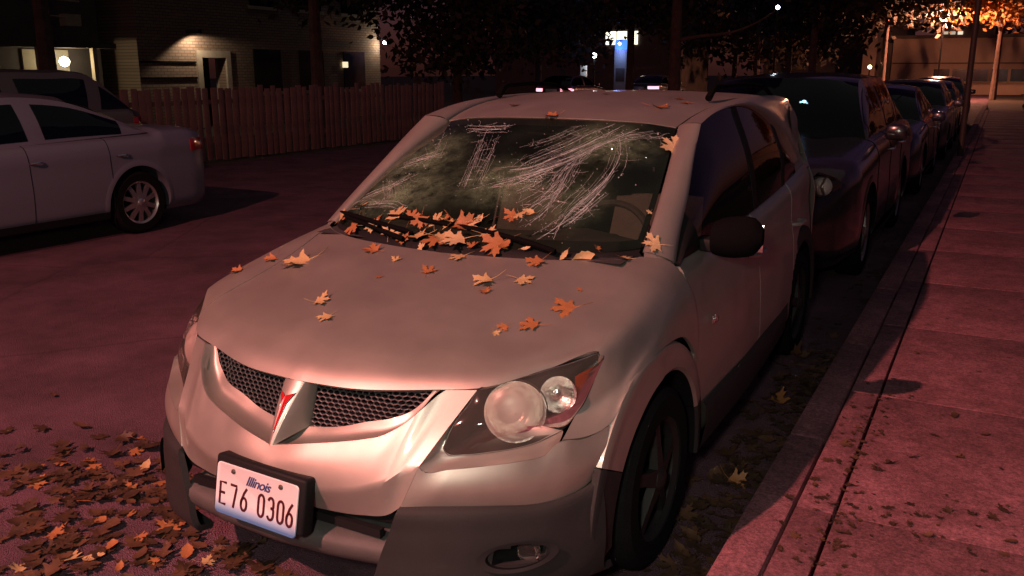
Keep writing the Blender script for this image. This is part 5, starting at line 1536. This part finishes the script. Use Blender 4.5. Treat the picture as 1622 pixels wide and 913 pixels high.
# ------------------------------------------------------------------ windshield damage and fallen leaves: places on the surfaces
CRACKS = [
    [(0.318, 1.802, 1.431), (0.251, 1.707, 1.395), (0.193, 1.602, 1.352), (0.125, 1.52, 1.317), (0.079, 1.464, 1.291), (0.062, 1.414, 1.266)],
    [(0.359, 1.804, 1.427), (0.301, 1.69, 1.383), (0.243, 1.585, 1.341), (0.176, 1.503, 1.306), (0.108, 1.429, 1.272), (0.035, 1.403, 1.261)],
    [(0.425, 1.798, 1.415), (0.364, 1.69, 1.376), (0.309, 1.6, 1.342), (0.256, 1.51, 1.305), (0.192, 1.45, 1.279), (0.11, 1.384, 1.248), (0.015, 1.341, 1.229)],
    [(0.484, 1.807, 1.407), (0.414, 1.745, 1.394), (0.368, 1.681, 1.372), (0.311, 1.619, 1.351), (0.268, 1.53, 1.313)],
    [(0.548, 1.83, 1.398), (0.5, 1.763, 1.384), (0.422, 1.725, 1.384), (0.38, 1.676, 1.368)],
    [(0.379, 1.704, 1.381), (0.414, 1.632, 1.344), (0.436, 1.554, 1.305), (0.436, 1.46, 1.258), (0.421, 1.369, 1.213), (0.397, 1.294, 1.175), (0.373, 1.2, 1.125), (0.377, 1.093, 1.063)],
    [(0.446, 1.494, 1.274), (0.442, 1.39, 1.221), (0.427, 1.291, 1.169), (0.402, 1.22, 1.133), (0.357, 1.135, 1.089), (0.327, 1.08, 1.061)],
    [(0.275, 1.515, 1.305), (0.281, 1.415, 1.254), (0.278, 1.316, 1.201), (0.247, 1.257, 1.17), (0.216, 1.201, 1.139), (0.218, 1.14, 1.103)],
    [(0.309, 1.6, 1.342), (0.3, 1.529, 1.31), (0.259, 1.44, 1.269), (0.257, 1.339, 1.215), (0.244, 1.283, 1.185), (0.201, 1.21, 1.146)],
    [(0.262, 1.52, 1.309), (0.193, 1.427, 1.267), (0.117, 1.37, 1.241), (0.052, 1.332, 1.222), (0.007, 1.298, 1.205)],
    [(0.183, 1.762, 1.425), (0.141, 1.687, 1.393), (0.095, 1.624, 1.366), (0.035, 1.569, 1.343)],
    [(-0.241, 1.694, 1.39), (-0.191, 1.546, 1.326), (-0.146, 1.41, 1.261), (-0.11, 1.293, 1.198)],
    [(-0.163, 1.66, 1.38), (-0.113, 1.51, 1.312), (-0.075, 1.366, 1.24), (-0.064, 1.309, 1.208)],
    [(-0.482, 1.732, 1.375), (-0.431, 1.592, 1.323), (-0.411, 1.513, 1.289)],
    [(-0.65, 1.27, 1.097), (-0.579, 1.288, 1.135), (-0.503, 1.304, 1.163), (-0.455, 1.341, 1.192), (-0.408, 1.379, 1.22)],
    [(-0.539, 1.376, 1.193), (-0.442, 1.235, 1.135)],
    [(-0.642, 1.236, 1.081), (-0.538, 1.216, 1.106), (-0.407, 1.203, 1.122), (-0.326, 1.17, 1.113)],
    [(0.386, 1.154, 1.097), (0.415, 1.212, 1.126), (0.438, 1.288, 1.166), (0.461, 1.356, 1.199)],
    [(0.348, 1.193, 1.124), (0.378, 1.251, 1.153), (0.406, 1.337, 1.198), (0.428, 1.399, 1.228)],
    [(0.247, 1.122, 1.091), (0.284, 1.202, 1.135), (0.295, 1.281, 1.179), (0.293, 1.389, 1.239)],
    [(-0.383, 1.768, 1.408), (-0.266, 1.738, 1.408), (-0.169, 1.736, 1.414)],
    [(-0.361, 1.732, 1.395), (-0.247, 1.705, 1.395), (-0.153, 1.708, 1.402)],
    [(-0.535, 1.474, 1.245), (-0.47, 1.49, 1.268), (-0.418, 1.506, 1.284), (-0.383, 1.527, 1.299)],
    [(0.097, 1.367, 1.24), (0.143, 1.36, 1.234), (0.178, 1.394, 1.251), (0.205, 1.444, 1.275)],
    [(0.027, 1.301, 1.206), (0.089, 1.324, 1.216), (0.136, 1.373, 1.241), (0.186, 1.441, 1.275)],
    [(0.135, 1.276, 1.187), (0.173, 1.323, 1.212), (0.201, 1.369, 1.236)],
]
LEAF_HOOD = [
    (-0.525, 0.754, 0.943, -0.15, -0.23, 0.96, 0.142), (-0.679, 0.78, 0.94, -0.03, -0.24, 0.97, 0.071), (-0.764, 0.683, 0.903, -0.17, -0.23, 0.96, 0.061),
    (-0.175, 0.479, 0.906, -0.03, -0.24, 0.97, 0.069), (-0.081, 0.385, 0.883, -0.02, -0.26, 0.97, 0.058), (-0.276, 0.886, 0.995, -0.03, -0.2, 0.98, 0.096),
    (0.056, 0.775, 0.975, 0.0, -0.21, 0.98, 0.066), (0.092, 0.905, 1.001, 0.0, -0.2, 0.98, 0.077), (0.383, 0.943, 1.003, 0.05, -0.22, 0.97, 0.074),
    (0.408, 0.81, 0.971, 0.07, -0.23, 0.97, 0.084), (0.289, 0.748, 0.964, 0.04, -0.22, 0.97, 0.08), (0.325, 0.694, 0.95, 0.05, -0.22, 0.97, 0.049),
    (0.603, 0.715, 0.924, 0.09, -0.24, 0.97, 0.099), (0.546, 0.58, 0.897, 0.15, -0.25, 0.96, 0.081), (0.484, 0.529, 0.893, 0.15, -0.26, 0.95, 0.031),
    (0.48, 0.494, 0.884, 0.15, -0.27, 0.95, 0.019), (-0.123, 0.832, 0.986, -0.01, -0.2, 0.98, 0.028), (0.595, 0.844, 0.956, 0.09, -0.24, 0.97, 0.019),
    (-0.092, 0.684, 0.955, -0.01, -0.22, 0.98, 0.018),
]
LEAF_COWL = [
    (-0.326, 1.13, 1.09, -0.08, -0.5, 0.86, 0.117), (-0.552, 1.2, 1.094, -0.22, -0.47, 0.85, 0.064), (-0.633, 1.174, 1.052, -0.37, -0.44, 0.82, 0.059),
    (-0.396, 1.097, 1.063, -0.11, -0.49, 0.86, 0.077), (-0.243, 1.119, 1.09, -0.06, -0.5, 0.86, 0.075), (-0.183, 1.087, 1.075, -0.04, -0.51, 0.86, 0.084),
    (-0.128, 1.101, 1.084, -0.02, -0.51, 0.86, 0.088), (-0.087, 1.104, 1.087, -0.02, -0.51, 0.86, 0.073), (-0.044, 1.081, 1.075, -0.02, -0.51, 0.86, 0.072),
    (0.031, 1.095, 1.083, 0.02, -0.51, 0.86, 0.095), (0.013, 1.08, 1.075, 0.03, -0.51, 0.86, 0.105), (0.055, 1.125, 1.1, 0.02, -0.51, 0.86, 0.053),
    (0.109, 1.126, 1.1, 0.02, -0.51, 0.86, 0.062), (0.176, 1.152, 1.113, 0.04, -0.51, 0.86, 0.061), (0.209, 1.164, 1.119, 0.05, -0.51, 0.86, 0.061),
    (0.233, 1.185, 1.129, 0.06, -0.5, 0.86, 0.052), (-0.502, 1.07, 1.026, -0.14, -0.44, 0.89, 0.088), (-0.402, 1.063, 1.043, -0.11, -0.49, 0.86, 0.056),
    (-0.284, 1.027, 1.033, -0.06, -0.5, 0.86, 0.064), (-0.157, 1.013, 1.032, -0.03, -0.5, 0.86, 0.096), (-0.068, 1.007, 1.024, -0.01, -0.45, 0.89, 0.095),
    (-0.046, 1.017, 1.037, -0.02, -0.5, 0.86, 0.081), (0.015, 1.007, 1.032, 0.02, -0.5, 0.86, 0.103), (0.135, 1.056, 1.058, 0.02, -0.51, 0.86, 0.079),
    (0.182, 1.011, 1.03, 0.04, -0.5, 0.86, 0.105), (0.224, 1.016, 1.031, 0.06, -0.5, 0.86, 0.068), (-0.209, 1.004, 1.019, -0.04, -0.45, 0.89, 0.053),
    (0.307, 1.027, 1.026, 0.06, -0.45, 0.89, 0.041), (0.447, 1.045, 1.02, 0.28, -0.9, 0.34, 0.058), (0.511, 1.065, 1.018, 0.32, -0.93, 0.2, 0.089),
    (0.642, 1.091, 1.013, 0.14, -0.23, 0.96, 0.066), (0.544, 1.1, 1.04, 0.19, -0.48, 0.86, 0.036), (-0.112, 0.988, 1.007, -0.04, -0.88, 0.47, 0.062),
    (0.098, 1.006, 1.023, 0.01, -0.45, 0.89, 0.051), (-0.598, 1.131, 1.042, -0.26, -0.47, 0.84, 0.048),
]
LEAF_GLASS = [
    (0.707, 1.213, 1.053, 0.38, -0.47, 0.79, 0.068), (0.643, 1.349, 1.142, 0.35, -0.44, 0.83, 0.019),
]
LEAF_ROOF = [
    (0.413, 2.086, 1.491, 0.09, -0.16, 0.98, 0.075), (0.019, 1.805, 1.453, 0.03, -0.25, 0.97, 0.062), (-0.275, 2.016, 1.489, -0.07, -0.17, 0.98, 0.061),
    (-0.288, 2.64, 1.54, -0.04, -0.02, 1.0, 0.069), (0.476, 2.248, 1.506, 0.14, -0.1, 0.98, 0.059), (0.038, 2.374, 1.537, 0.03, -0.06, 1.0, 0.044),
    (0.416, 2.337, 1.519, 0.07, -0.07, 0.99, 0.043),
]
LEAF_ROAD = [
    (-0.596, 0.193, 0.0, 0.0, 0.0, 1.0, 0.098), (-0.79, 0.288, 0.0, 0.0, 0.0, 1.0, 0.088), (-0.821, 0.179, -0.0, 0.0, 0.0, 1.0, 0.077),
    (-0.846, 0.011, 0.0, 0.0, 0.0, 1.0, 0.125), (-0.923, -0.03, 0.0, 0.0, 0.0, 1.0, 0.101), (-0.86, 0.098, -0.0, 0.0, 0.0, 1.0, 0.076),
    (-0.993, 0.286, 0.0, 0.0, 0.0, 1.0, 0.081), (-1.291, 0.591, -0.0, 0.0, 0.0, 1.0, 0.089), (-1.48, 0.489, 0.0, 0.0, 0.0, 1.0, 0.072),
    (-1.46, 0.681, 0.0, 0.0, 0.0, 1.0, 0.068), (-1.355, 0.455, 0.0, 0.0, 0.0, 1.0, 0.1), (-1.112, 0.521, -0.0, 0.0, 0.0, 1.0, 0.085),
    (-1.556, 0.281, -0.0, 0.0, 0.0, 1.0, 0.09), (-1.252, 0.261, -0.0, 0.0, 0.0, 1.0, 0.084), (-1.179, 0.421, 0.0, 0.0, 0.0, 1.0, 0.085),
    (-1.013, 0.39, 0.0, 0.0, 0.0, 1.0, 0.071), (-1.118, 0.059, -0.0, 0.0, 0.0, 1.0, 0.08), (-0.485, 0.183, 0.0, 0.0, 0.0, 1.0, 0.057),
    (-1.02, -0.151, 0.0, 0.0, 0.0, 1.0, 0.076), (-0.647, 0.096, 0.0, 0.0, 0.0, 1.0, 0.058), (-0.718, 0.012, 0.0, 0.0, 0.0, 1.0, 0.073),
    (-1.559, 0.518, 0.0, 0.0, 0.0, 1.0, 0.061), (-1.626, 0.446, -0.0, 0.0, 0.0, 1.0, 0.062), (-1.693, 0.374, 0.0, 0.0, 0.0, 1.0, 0.062),
    (-0.894, 0.424, -0.0, 0.0, 0.0, 1.0, 0.048), (-1.057, 0.197, -0.0, 0.0, 0.0, 1.0, 0.064), (-0.692, 0.189, -0.0, 0.0, 0.0, 1.0, 0.05),
    (-1.55, 0.789, 0.0, 0.0, 0.0, 1.0, 0.057), (-1.711, 0.33, -0.0, 0.0, 0.0, 1.0, 0.068), (-1.017, 0.062, 0.0, 0.0, 0.0, 1.0, 0.068),
]
LEAF_GUTTER = [
    (0.666, 2.068, -0.0, 0.0, 0.0, 1.0, 0.079), (0.776, 1.573, 0.0, 0.0, 0.0, 1.0, 0.071), (0.941, 1.763, -0.0, 0.0, 0.0, 1.0, 0.073),
    (0.895, 2.649, 0.0, 0.0, 0.0, 1.0, 0.088), (0.955, 1.638, 0.0, 0.0, 0.0, 1.0, 0.071), (0.899, 1.423, -0.0, 0.0, 0.0, 1.0, 0.068),
    (0.911, 2.201, -0.0, 0.0, 0.0, 1.0, 0.08), (0.839, 1.923, 0.0, 0.0, 0.0, 1.0, 0.076), (0.937, 1.866, -0.0, 0.0, 0.0, 1.0, 0.075),
    (0.693, 2.346, 0.0, 0.0, 0.0, 1.0, 0.084), (0.928, 1.164, 0.0, 0.0, 0.0, 1.0, 0.063), (0.928, 1.016, 0.0, 0.0, 0.0, 1.0, 0.061),
    (0.915, 0.917, 0.0, 0.0, 0.0, 1.0, 0.06), (0.859, 1.651, 0.0, 0.0, 0.0, 1.0, 0.071), (0.874, 2.491, 0.0, 0.0, 0.0, 1.0, 0.085),
    (0.773, 2.583, 0.0, 0.0, 0.0, 1.0, 0.087), (0.95, 1.51, 0.0, 0.0, 0.0, 1.0, 0.069), (0.865, 1.29, -0.0, 0.0, 0.0, 1.0, 0.066),
    (0.848, 3.056, 0.0, 0.0, 0.0, 1.0, 0.095), (0.842, 3.427, -0.0, 0.0, 0.0, 1.0, 0.102),
]
LEAF_SIDE = [
    (1.709, 2.542, 0.126, 0.0, 0.0, 1.0, 0.084), (1.605, 1.529, 0.126, 0.0, 0.0, 1.0, 0.067), (1.538, 1.466, 0.126, 0.0, 0.0, 1.0, 0.066),
    (1.728, 1.542, 0.126, 0.0, 0.0, 1.0, 0.067), (1.808, 1.559, 0.126, 0.0, 0.0, 1.0, 0.067), (1.867, 1.565, 0.126, 0.0, 0.0, 1.0, 0.067),
    (1.364, 1.399, 0.127, 0.0, 0.0, 1.0, 0.065), (1.402, 1.591, 0.126, 0.0, 0.0, 1.0, 0.068), (1.315, 1.428, 0.127, 0.0, 0.0, 1.0, 0.065),
    (1.267, 1.577, 0.127, 0.0, 0.0, 1.0, 0.068), (1.372, 1.241, 0.081, 1.0, 0.0, 0.0, 0.063), (1.417, 1.195, 0.128, 0.0, 0.0, 1.0, 0.061),
    (1.642, 1.454, 0.126, 0.0, 0.0, 1.0, 0.065), (1.507, 1.867, 0.126, 0.0, 0.0, 1.0, 0.072), (1.47, 1.781, 0.126, 0.0, 0.0, 1.0, 0.071),
    (1.579, 1.973, 0.126, 0.0, 0.0, 1.0, 0.074), (1.748, 2.064, 0.126, 0.0, 0.0, 1.0, 0.076), (1.834, 2.365, 0.126, 0.0, 0.0, 1.0, 0.081),
    (1.28, 1.777, 0.127, 0.0, 0.0, 1.0, 0.071), (1.277, 1.522, 0.127, 0.0, 0.0, 1.0, 0.067), (1.215, 1.365, 0.13, 0.0, 0.0, 1.0, 0.064),
    (1.224, 1.163, 0.128, 0.38, 0.0, 0.92, 0.061), (1.395, 1.908, 0.126, 0.0, 0.0, 1.0, 0.073), (1.643, 2.262, 0.126, 0.0, 0.0, 1.0, 0.079),
    (1.925, 1.402, 0.126, 0.0, 0.0, 1.0, 0.065), (1.906, 1.638, 0.126, 0.0, 0.0, 1.0, 0.068), (1.26, 0.997, 0.126, 0.0, 0.0, 1.0, 0.058),
    (1.289, 1.105, 0.126, 0.0, 0.0, 1.0, 0.06), (1.324, 1.976, 0.127, 0.0, 0.0, 1.0, 0.075), (1.682, 1.314, 0.128, 0.0, 0.0, 1.0, 0.063),
]
def bvh_of(objs):
    V = []; F_ = []
    for o in objs:
        b = len(V)
        V += [tuple(v.co) for v in o.data.vertices]           # the car's meshes are modelled in place
        F_ += [tuple(i + b for i in p.vertices) for p in o.data.polygons]
    return BVHTree.FromPolygons(V, F_)
WSB = bvh_of([WS])
def on_glass(p, off=.0016):
    q, n, i, d = WSB.find_nearest(Vector(p))
    if n.z < 0: n = -n
    return q + n * off, n

def ribbon(mb, pts, w):
    n = len(pts); Ls = []; Rs = []
    for i in range(n):
        q, nn = on_glass(pts[i])
        t = (Vector(pts[min(i + 1, n - 1)]) - Vector(pts[max(i - 1, 0)])).normalized()
        s_ = nn.cross(t).normalized() * (w[i] / 2)
        Ls.append(q + s_); Rs.append(q - s_)
    mid = [(Ls[i] + Rs[i]) / 2 + on_glass(pts[i])[1] * (w[i] * .35) for i in range(n)]
    mb.add(Ls + mid + Rs, [f for i in range(n - 1) for f in ((i, i + 1, n + i + 1, n + i), (n + i, n + i + 1, 2*n + i + 1, 2*n + i))])
rnd = random.Random(3)
fine = MB()
for pts in CRACKS:
    P = cr(pts, max(10, int(len(pts) * 5)))
    P = P + np.array([[rnd.gauss(0, .0009) for _ in range(3)] for _ in P])
    base = rnd.choice([.0008, .0010, .0016])
    mb = MB()
    ribbon(mb, [tuple(p) for p in P], [base * rnd.uniform(.4, 1.35) for _ in P])
    mb.build('crack', M_crack, WS)
    for rep in range(rnd.choice([3, 4, 5])):                  # hair cracks that run along with it
        a = rnd.randrange(0, max(1, len(P) // 2)); b = min(len(P), a + rnd.randrange(8, 26))
        off = np.array([rnd.gauss(0, .020), rnd.gauss(0, .014), 0]); sk = np.array([rnd.gauss(0, .010), rnd.gauss(0, .008), 0])
        Q = [tuple(P[i] + off + sk * (i - a) / 8) for i in range(a, b)]
        ribbon(fine, Q, [.0006 * rnd.uniform(.4, 1.5) for _ in Q])
    for rep in range(4):                                       # short spurs
        i = rnd.randrange(1, len(P) - 1)
        d = np.array([rnd.gauss(0, .03), rnd.gauss(0, .03), 0])
        Q = [tuple(P[i]), tuple(P[i] + d * .5 + np.array([rnd.gauss(0, .003), rnd.gauss(0, .003), 0])), tuple(P[i] + d)]
        ribbon(fine, Q, [.0010, .0007, .0003])
RS = [cr(c, 26) for c in CRACKS]
for a, b, n in ((0, 2, 7), (2, 9, 6), (9, 7, 4), (1, 8, 6), (7, 5, 6), (5, 6, 7), (8, 19, 5), (6, 17, 4), (3, 1, 4), (10, 0, 5), (11, 12, 6), (13, 14, 4), (24, 9, 4), (23, 8, 4), (22, 14, 4)):
    if max(a, b) >= len(RS): continue
    for k in range(n):                                        # fans that sweep from one break into the next
        t = rnd.uniform(-.15, 1.15); i0 = rnd.randrange(0, 10); i1 = rnd.randrange(16, 26)
        wob = [rnd.gauss(0, .0012) for _ in range(26)]
        Q = [tuple(RS[a][i] * (1 - t) + RS[b][i] * t + np.array([wob[i], wob[-i], 0])) for i in range(i0, i1)]
        Q = [q for q in Q if q[1] < 1.86 and abs(q[0]) < .62]
        if len(Q) > 3: ribbon(fine, Q, [.0006 * rnd.uniform(.3, 1.6) for _ in Q])
for k in range(150):                                          # cross links of the web
    a = RS[rnd.randrange(len(RS))]; p = a[rnd.randrange(2, 24)]
    th = rnd.uniform(0, 6.28); ln_ = rnd.uniform(.02, .09); bend = rnd.gauss(0, .5)
    Q = [tuple(p + np.array([math.cos(th + bend * t) * ln_ * t, math.sin(th + bend * t) * ln_ * t, 0])) for t in np.linspace(0, 1, 6)]
    Q = [q for q in Q if 1.06 < q[1] < 1.84 and abs(q[0]) < .60]
    if len(Q) > 2: ribbon(fine, Q, [.0006 * rnd.uniform(.4, 1.4) for _ in Q])
fo = fine.build('fine_cracks', M_crack, WS, smooth=False); fo['kind'] = 'stuff'
chips = MB()
flat = [p for c in CRACKS for p in c]
for k in range(420):
    p = Vector(rnd.choice(flat)) + Vector((rnd.gauss(0, .05), rnd.gauss(0, .06), 0))
    if p.y > 1.84 or abs(p.x) > .60: continue
    q, nn = on_glass(p, .001)
    s_ = rnd.uniform(.0008, .0028) if rnd.random() < .9 else rnd.uniform(.003, .005)
    a = Vector((rnd.uniform(-1, 1), rnd.uniform(-1, 1), rnd.uniform(-1, 1))).normalized(); b = nn.cross(a).normalized()
    chips.add([q + a * s_, q + b * s_, q - a * s_, q - b * s_, q + nn * s_ * 1.2], [(0, 1, 4), (1, 2, 4), (2, 3, 4), (3, 0, 4)])
co = chips.build('glass_chips', M_glint, WS, smooth=False); co['kind'] = 'stuff'

# ------------------------------------------------------------------ maple leaves
def leaf_material(name, c1, c2):
    m = principled(name, c1, .62, var=.5, var_scale=18, col2=c2)
    return m
LM = [leaf_material('leaf_yellow', (.52, .40, .20), (.42, .28, .12)), leaf_material('leaf_gold', (.60, .49, .29), (.50, .36, .17)),
      leaf_material('leaf_orange', (.38, .17, .06), (.28, .11, .04)), leaf_material('leaf_brown', (.12, .058, .03), (.075, .038, .02)),
      leaf_material('leaf_dark', (.07, .035, .016), (.035, .02, .012))]
def leaf_shape(seed, curl=1.0):
    rd = random.Random(seed)
    half = [(0, 1.0), (.10, .78), (.22, .80), (.16, .58), (.18, .44), (.40, .60), (.46, .74), (.55, .60), (.86, .62), (.66, .42), (.74, .30), (.46, .20), (.40, .08), (.58, -.02), (.66, -.18), (.44, -.14), (.26, -.16), (.10, -.22), (.02, -.20)]
    out = half + [(-x, y) for x, y in half[::-1][:-1]]
    out = [(x * rd.uniform(.92, 1.08) * .62, y * rd.uniform(.93, 1.07) * .62 - .18) for x, y in out]
    ph = rd.uniform(0, 6.28); k1 = rd.uniform(.08, .3) * curl; k2 = rd.uniform(-.2, .3) * curl; k3 = rd.uniform(.1, .3) * curl
    def z(x, y):
        r2 = x * x + y * y
        return k1 * r2 * math.sin(2 * math.atan2(y, x) + ph) + k2 * r2 + k3 * abs(x) * .5
    vs = []; fs = []; n = len(out)
    for s in (1, .66, .33):
        vs += [(x * s, (y + .05) * s - .05, z(x * s, y * s)) for x, y in out]
    vs.append((0, -.05, 0))
    for k in range(2): fs += [(k*n + i, k*n + (i+1) % n, (k+1)*n + (i+1) % n, (k+1)*n + i) for i in range(n)]
    fs += [(2*n + i, 2*n + (i+1) % n, 3*n) for i in range(n)]
    mb = MB().add(vs, fs)
    st = rd.uniform(-.25, .25)
    mb.tube([(0, -.28, z(0, -.28)), (st * .4, -.52, .04), (st, -.82, .10 * curl)], [.014, .010, .008], 4)
    mz = min(v[2] for v in mb.v)
    mb.v = [(x, y, q - mz) for x, y, q in mb.v]
    return mb
def oval_leaf(seed):
    rd = random.Random(seed); wd = rd.uniform(.24, .36); cu = rd.uniform(.2, .7); tw_ = rd.uniform(-.5, .5)
    vs = []; fs = []
    for i in range(9):
        t = i / 8; w = wd * math.sin(PI * min(1, t * .96 + .02)) ** .8 * (1 + .12 * (-1) ** i * (1 if 0 < i < 8 else 0))
        for u in (-1, -.5, 0, .5, 1):
            vs.append((u * w + .1 * tw_ * t * t, t - .5, cu * (t - .5) ** 2 + .3 * abs(u) * w + tw_ * u * w * (t - .5)))
    for i in range(8):
        for j in range(4): fs.append((i * 5 + j, i * 5 + j + 1, (i + 1) * 5 + j + 1, (i + 1) * 5 + j))
    mb = MB().add(vs, fs); mb.tube([(0, -.48, cu * .24), (.02, -.72, cu * .3)], [.014, .008], 4)
    mz = min(v[2] for v in mb.v); mb.v = [(x * .8, y * .8, (q - mz) * .8) for x, y, q in mb.v]
    return mb
SHAPES = [leaf_shape(20 + i, .6 + .25 * i) for i in range(7)] + [leaf_shape(40, 2.6), oval_leaf(1), oval_leaf(2), oval_leaf(3)]
NSH = len(SHAPES)
LMESH = {}
def leaf_mesh(i, m):
    if (i, m) not in LMESH:
        me = bpy.data.meshes.new('fallen_leaf'); me.from_pydata(SHAPES[i].v, [], SHAPES[i].f); me.materials.append(LM[m]); me.shade_smooth()
        LMESH[(i, m)] = me
    return LMESH[(i, m)]
def place_leaf(rec, label, group, rd, cols=(0, 1, 2), tilt=.25, lift=.001, grow=1.0, kinds=7):
    x, y, z, nx, ny, nz, s = rec
    o = bpy.data.objects.new('fallen_leaf', leaf_mesh(rd.randrange(kinds), rd.choice(cols)))
    n = Vector((nx, ny, nz))
    if n.z < 0: n = -n
    n = (n + Vector((rd.uniform(-tilt, tilt), rd.uniform(-tilt, tilt), 0))).normalized()
    q = n.to_track_quat('Z', 'Y')
    o.rotation_mode = 'QUATERNION'
    from mathutils import Quaternion
    o.rotation_quaternion = q @ Quaternion((0, 0, 1), rd.uniform(0, 6.28))
    o.location = (x + nx * lift, y + ny * lift, z + nz * lift)
    s2 = max(.02, s) * grow * rd.uniform(.85, 1.15)
    o.scale = (s2 * rd.uniform(.8, 1.1), s2, s2 * rd.uniform(.6, 1.2))
    link(o); tag(o, label, 'leaf', group)
    return o
rd = random.Random(11)
HL = ['broad yellow maple leaf on the far side of the hood below the passenger wiper', 'orange leaf on the far fender edge of the hood', 'reddish leaf curling over the far fender edge, nearest the street',
      'upright yellow maple leaf with long stem near the hood front, upper of a pair', 'yellow leaf near the hood front, lower of a pair', 'flat orange leaf just below the wiper on the far half of the hood',
      'small orange leaf alone in the middle of the hood', 'pale leaf lying below the middle of the leaf heap', 'orange leaf under the driver side end of the wiper', 'yellow leaf on the hood centre, below the driver side wiper',
      'curled yellow leaf at the hood centre, left of the flat one', 'dry brown leaf tucked under the curled yellow leaf', 'long-stemmed orange leaf near the driver side headlight, upper of two', 'brown orange leaf near the driver side headlight, lower of two']
for i, r_ in enumerate(LEAF_HOOD):
    if i < len(HL): place_leaf(r_, HL[i], 'maple leaves on the hood', rd, (0, 1, 0) if i in (0, 3, 4, 9, 10) else (2, 0, 2), .14, .003, 1.06)
    else: place_leaf(r_, 'tiny leaf scrap lying on the silver hood', 'leaf scraps on the hood', rd, (0, 2), .2, .002, 1.5)
for r_ in LEAF_COWL: place_leaf(r_, 'fallen leaf in the heap along the foot of the windshield', 'leaves heaped along the wipers', rd, (0, 1, 1, 2, 0, 2), .5, .010, 1.12, NSH - 1)
GL = ['yellow maple leaf stuck at the lower driver side corner of the windshield', 'tiny yellow leaf bit on the windshield beside the driver side pillar']
for i, r_ in enumerate(LEAF_GLASS): place_leaf(r_, GL[min(i, 1)], None, rd, (1,), .2, .004, 1.5)
place_leaf((.590, 1.735, 1.352, .5, -.5, .7, .10), 'yellow maple leaf stuck high on the driver side pillar', None, rd, (1,), .1, .006, 1.15)
RLAB = ['orange leaf on the roof near the driver side ditch, front one', 'orange leaf at the middle of the windshield top edge', 'faded leaf on the far front corner of the roof', 'small leaf on the far side of the roof crest', 'faded leaf on the roof beside the driver side ditch, rear one', 'tiny leaf in the middle of the roof', 'tiny leaf on the roof between the two ditch leaves']
for i, r_ in enumerate(LEAF_ROOF): place_leaf(r_, RLAB[i % 7], 'leaves on the roof', rd, (2, 3), .15, .003, 1.2)
for r_ in LEAF_ROAD: place_leaf(r_, 'orange leaf in the litter on the road left of the bumper', 'bright leaves on the road', rd, (2, 2, 3, 2, 0), .3, .012, 1.1, NSH)
for r_ in LEAF_GUTTER: place_leaf(r_, 'fallen leaf in the gutter between the silver car and the kerb', 'leaves in the gutter', rd, (3, 3, 2), .35, .010, 1.7, NSH)
for r_ in LEAF_SIDE: place_leaf(r_, 'small dry brown leaf lying on the sidewalk', 'dry leaves on the sidewalk', rd, (3, 4, 4), .3, .003, .8, NSH)

def litter(name, label, n, place, cols, smin, smax, seed):
    """a carpet of leaves nobody could count"""
    r2 = random.Random(seed)
    V = []; F_ = []; MI = []
    for k in range(n):
        x, y, z = place(r2)
        S = SHAPES[r2.randrange(NSH)]
        s = r2.uniform(smin, smax); a = r2.uniform(0, 6.28)
        tx, ty = r2.gauss(0, .14), r2.gauss(0, .14)
        M_ = Matrix.Rotation(tx, 3, 'X') @ Matrix.Rotation(ty, 3, 'Y') @ Matrix.Rotation(a, 3, 'Z')
        b = len(V); mi = r2.choice(cols)
        m0 = min((M_ @ Vector(v)).z for v in S.v)
        for v in S.v:
            q = M_ @ Vector(v)
            V.append((x + q.x * s, y + q.y * s, z + (q.z - m0) * s * .7))
        F_ += [tuple(i + b for i in f) for f in S.f]; MI += [mi] * len(S.f)
    o = mesh_obj(name, V, F_, None, None, True, 60, mats=LM, fmat=MI)
    tag(o, label, 'leaves', None, 'stuff')
    return o
def in_pile(r2):
    while True:
        x, y = r2.uniform(-2.6, -.15), r2.uniform(-.75, 1.35)
        d = ((x + 1.05) / .75) ** 2 + ((y - .25 - .15 * (x + 1.05)) / .62) ** 2
        if r2.random() < math.exp(-d * .9): return x, y, .002 + r2.random() * .018
litter('leaf_litter', 'dark carpet of fallen leaves on the road left of the bumper', 430, in_pile, [3, 4, 4, 4, 3], .05, .11, 5)
def in_gutter(r2):
    return 1.075 - abs(r2.gauss(0, .16)), r2.uniform(.3, 9.5) if r2.random() < .3 else r2.uniform(.2, 3.6), .002 + r2.random() * .03
litter('leaf_litter', 'dark leaf litter lying along the gutter beside the kerb', 420, in_gutter, [4, 4, 4, 3], .04, .10, 6)
def on_walk(r2):
    if r2.random() < .55:
        return 1.378 + r2.gauss(0, .05), r2.uniform(.2, 2.7), .130
    if r2.random() < .6:
        return r2.uniform(1.3, 2.6), 1.36 + r2.gauss(0, .10), .130
    return r2.uniform(1.3, 3.4), r2.uniform(.2, 5.5), .130
litter('leaf_crumbs', 'brown leaf crumbs scattered along the sidewalk joints', 330, on_walk, [3, 4, 4], .012, .036, 7)
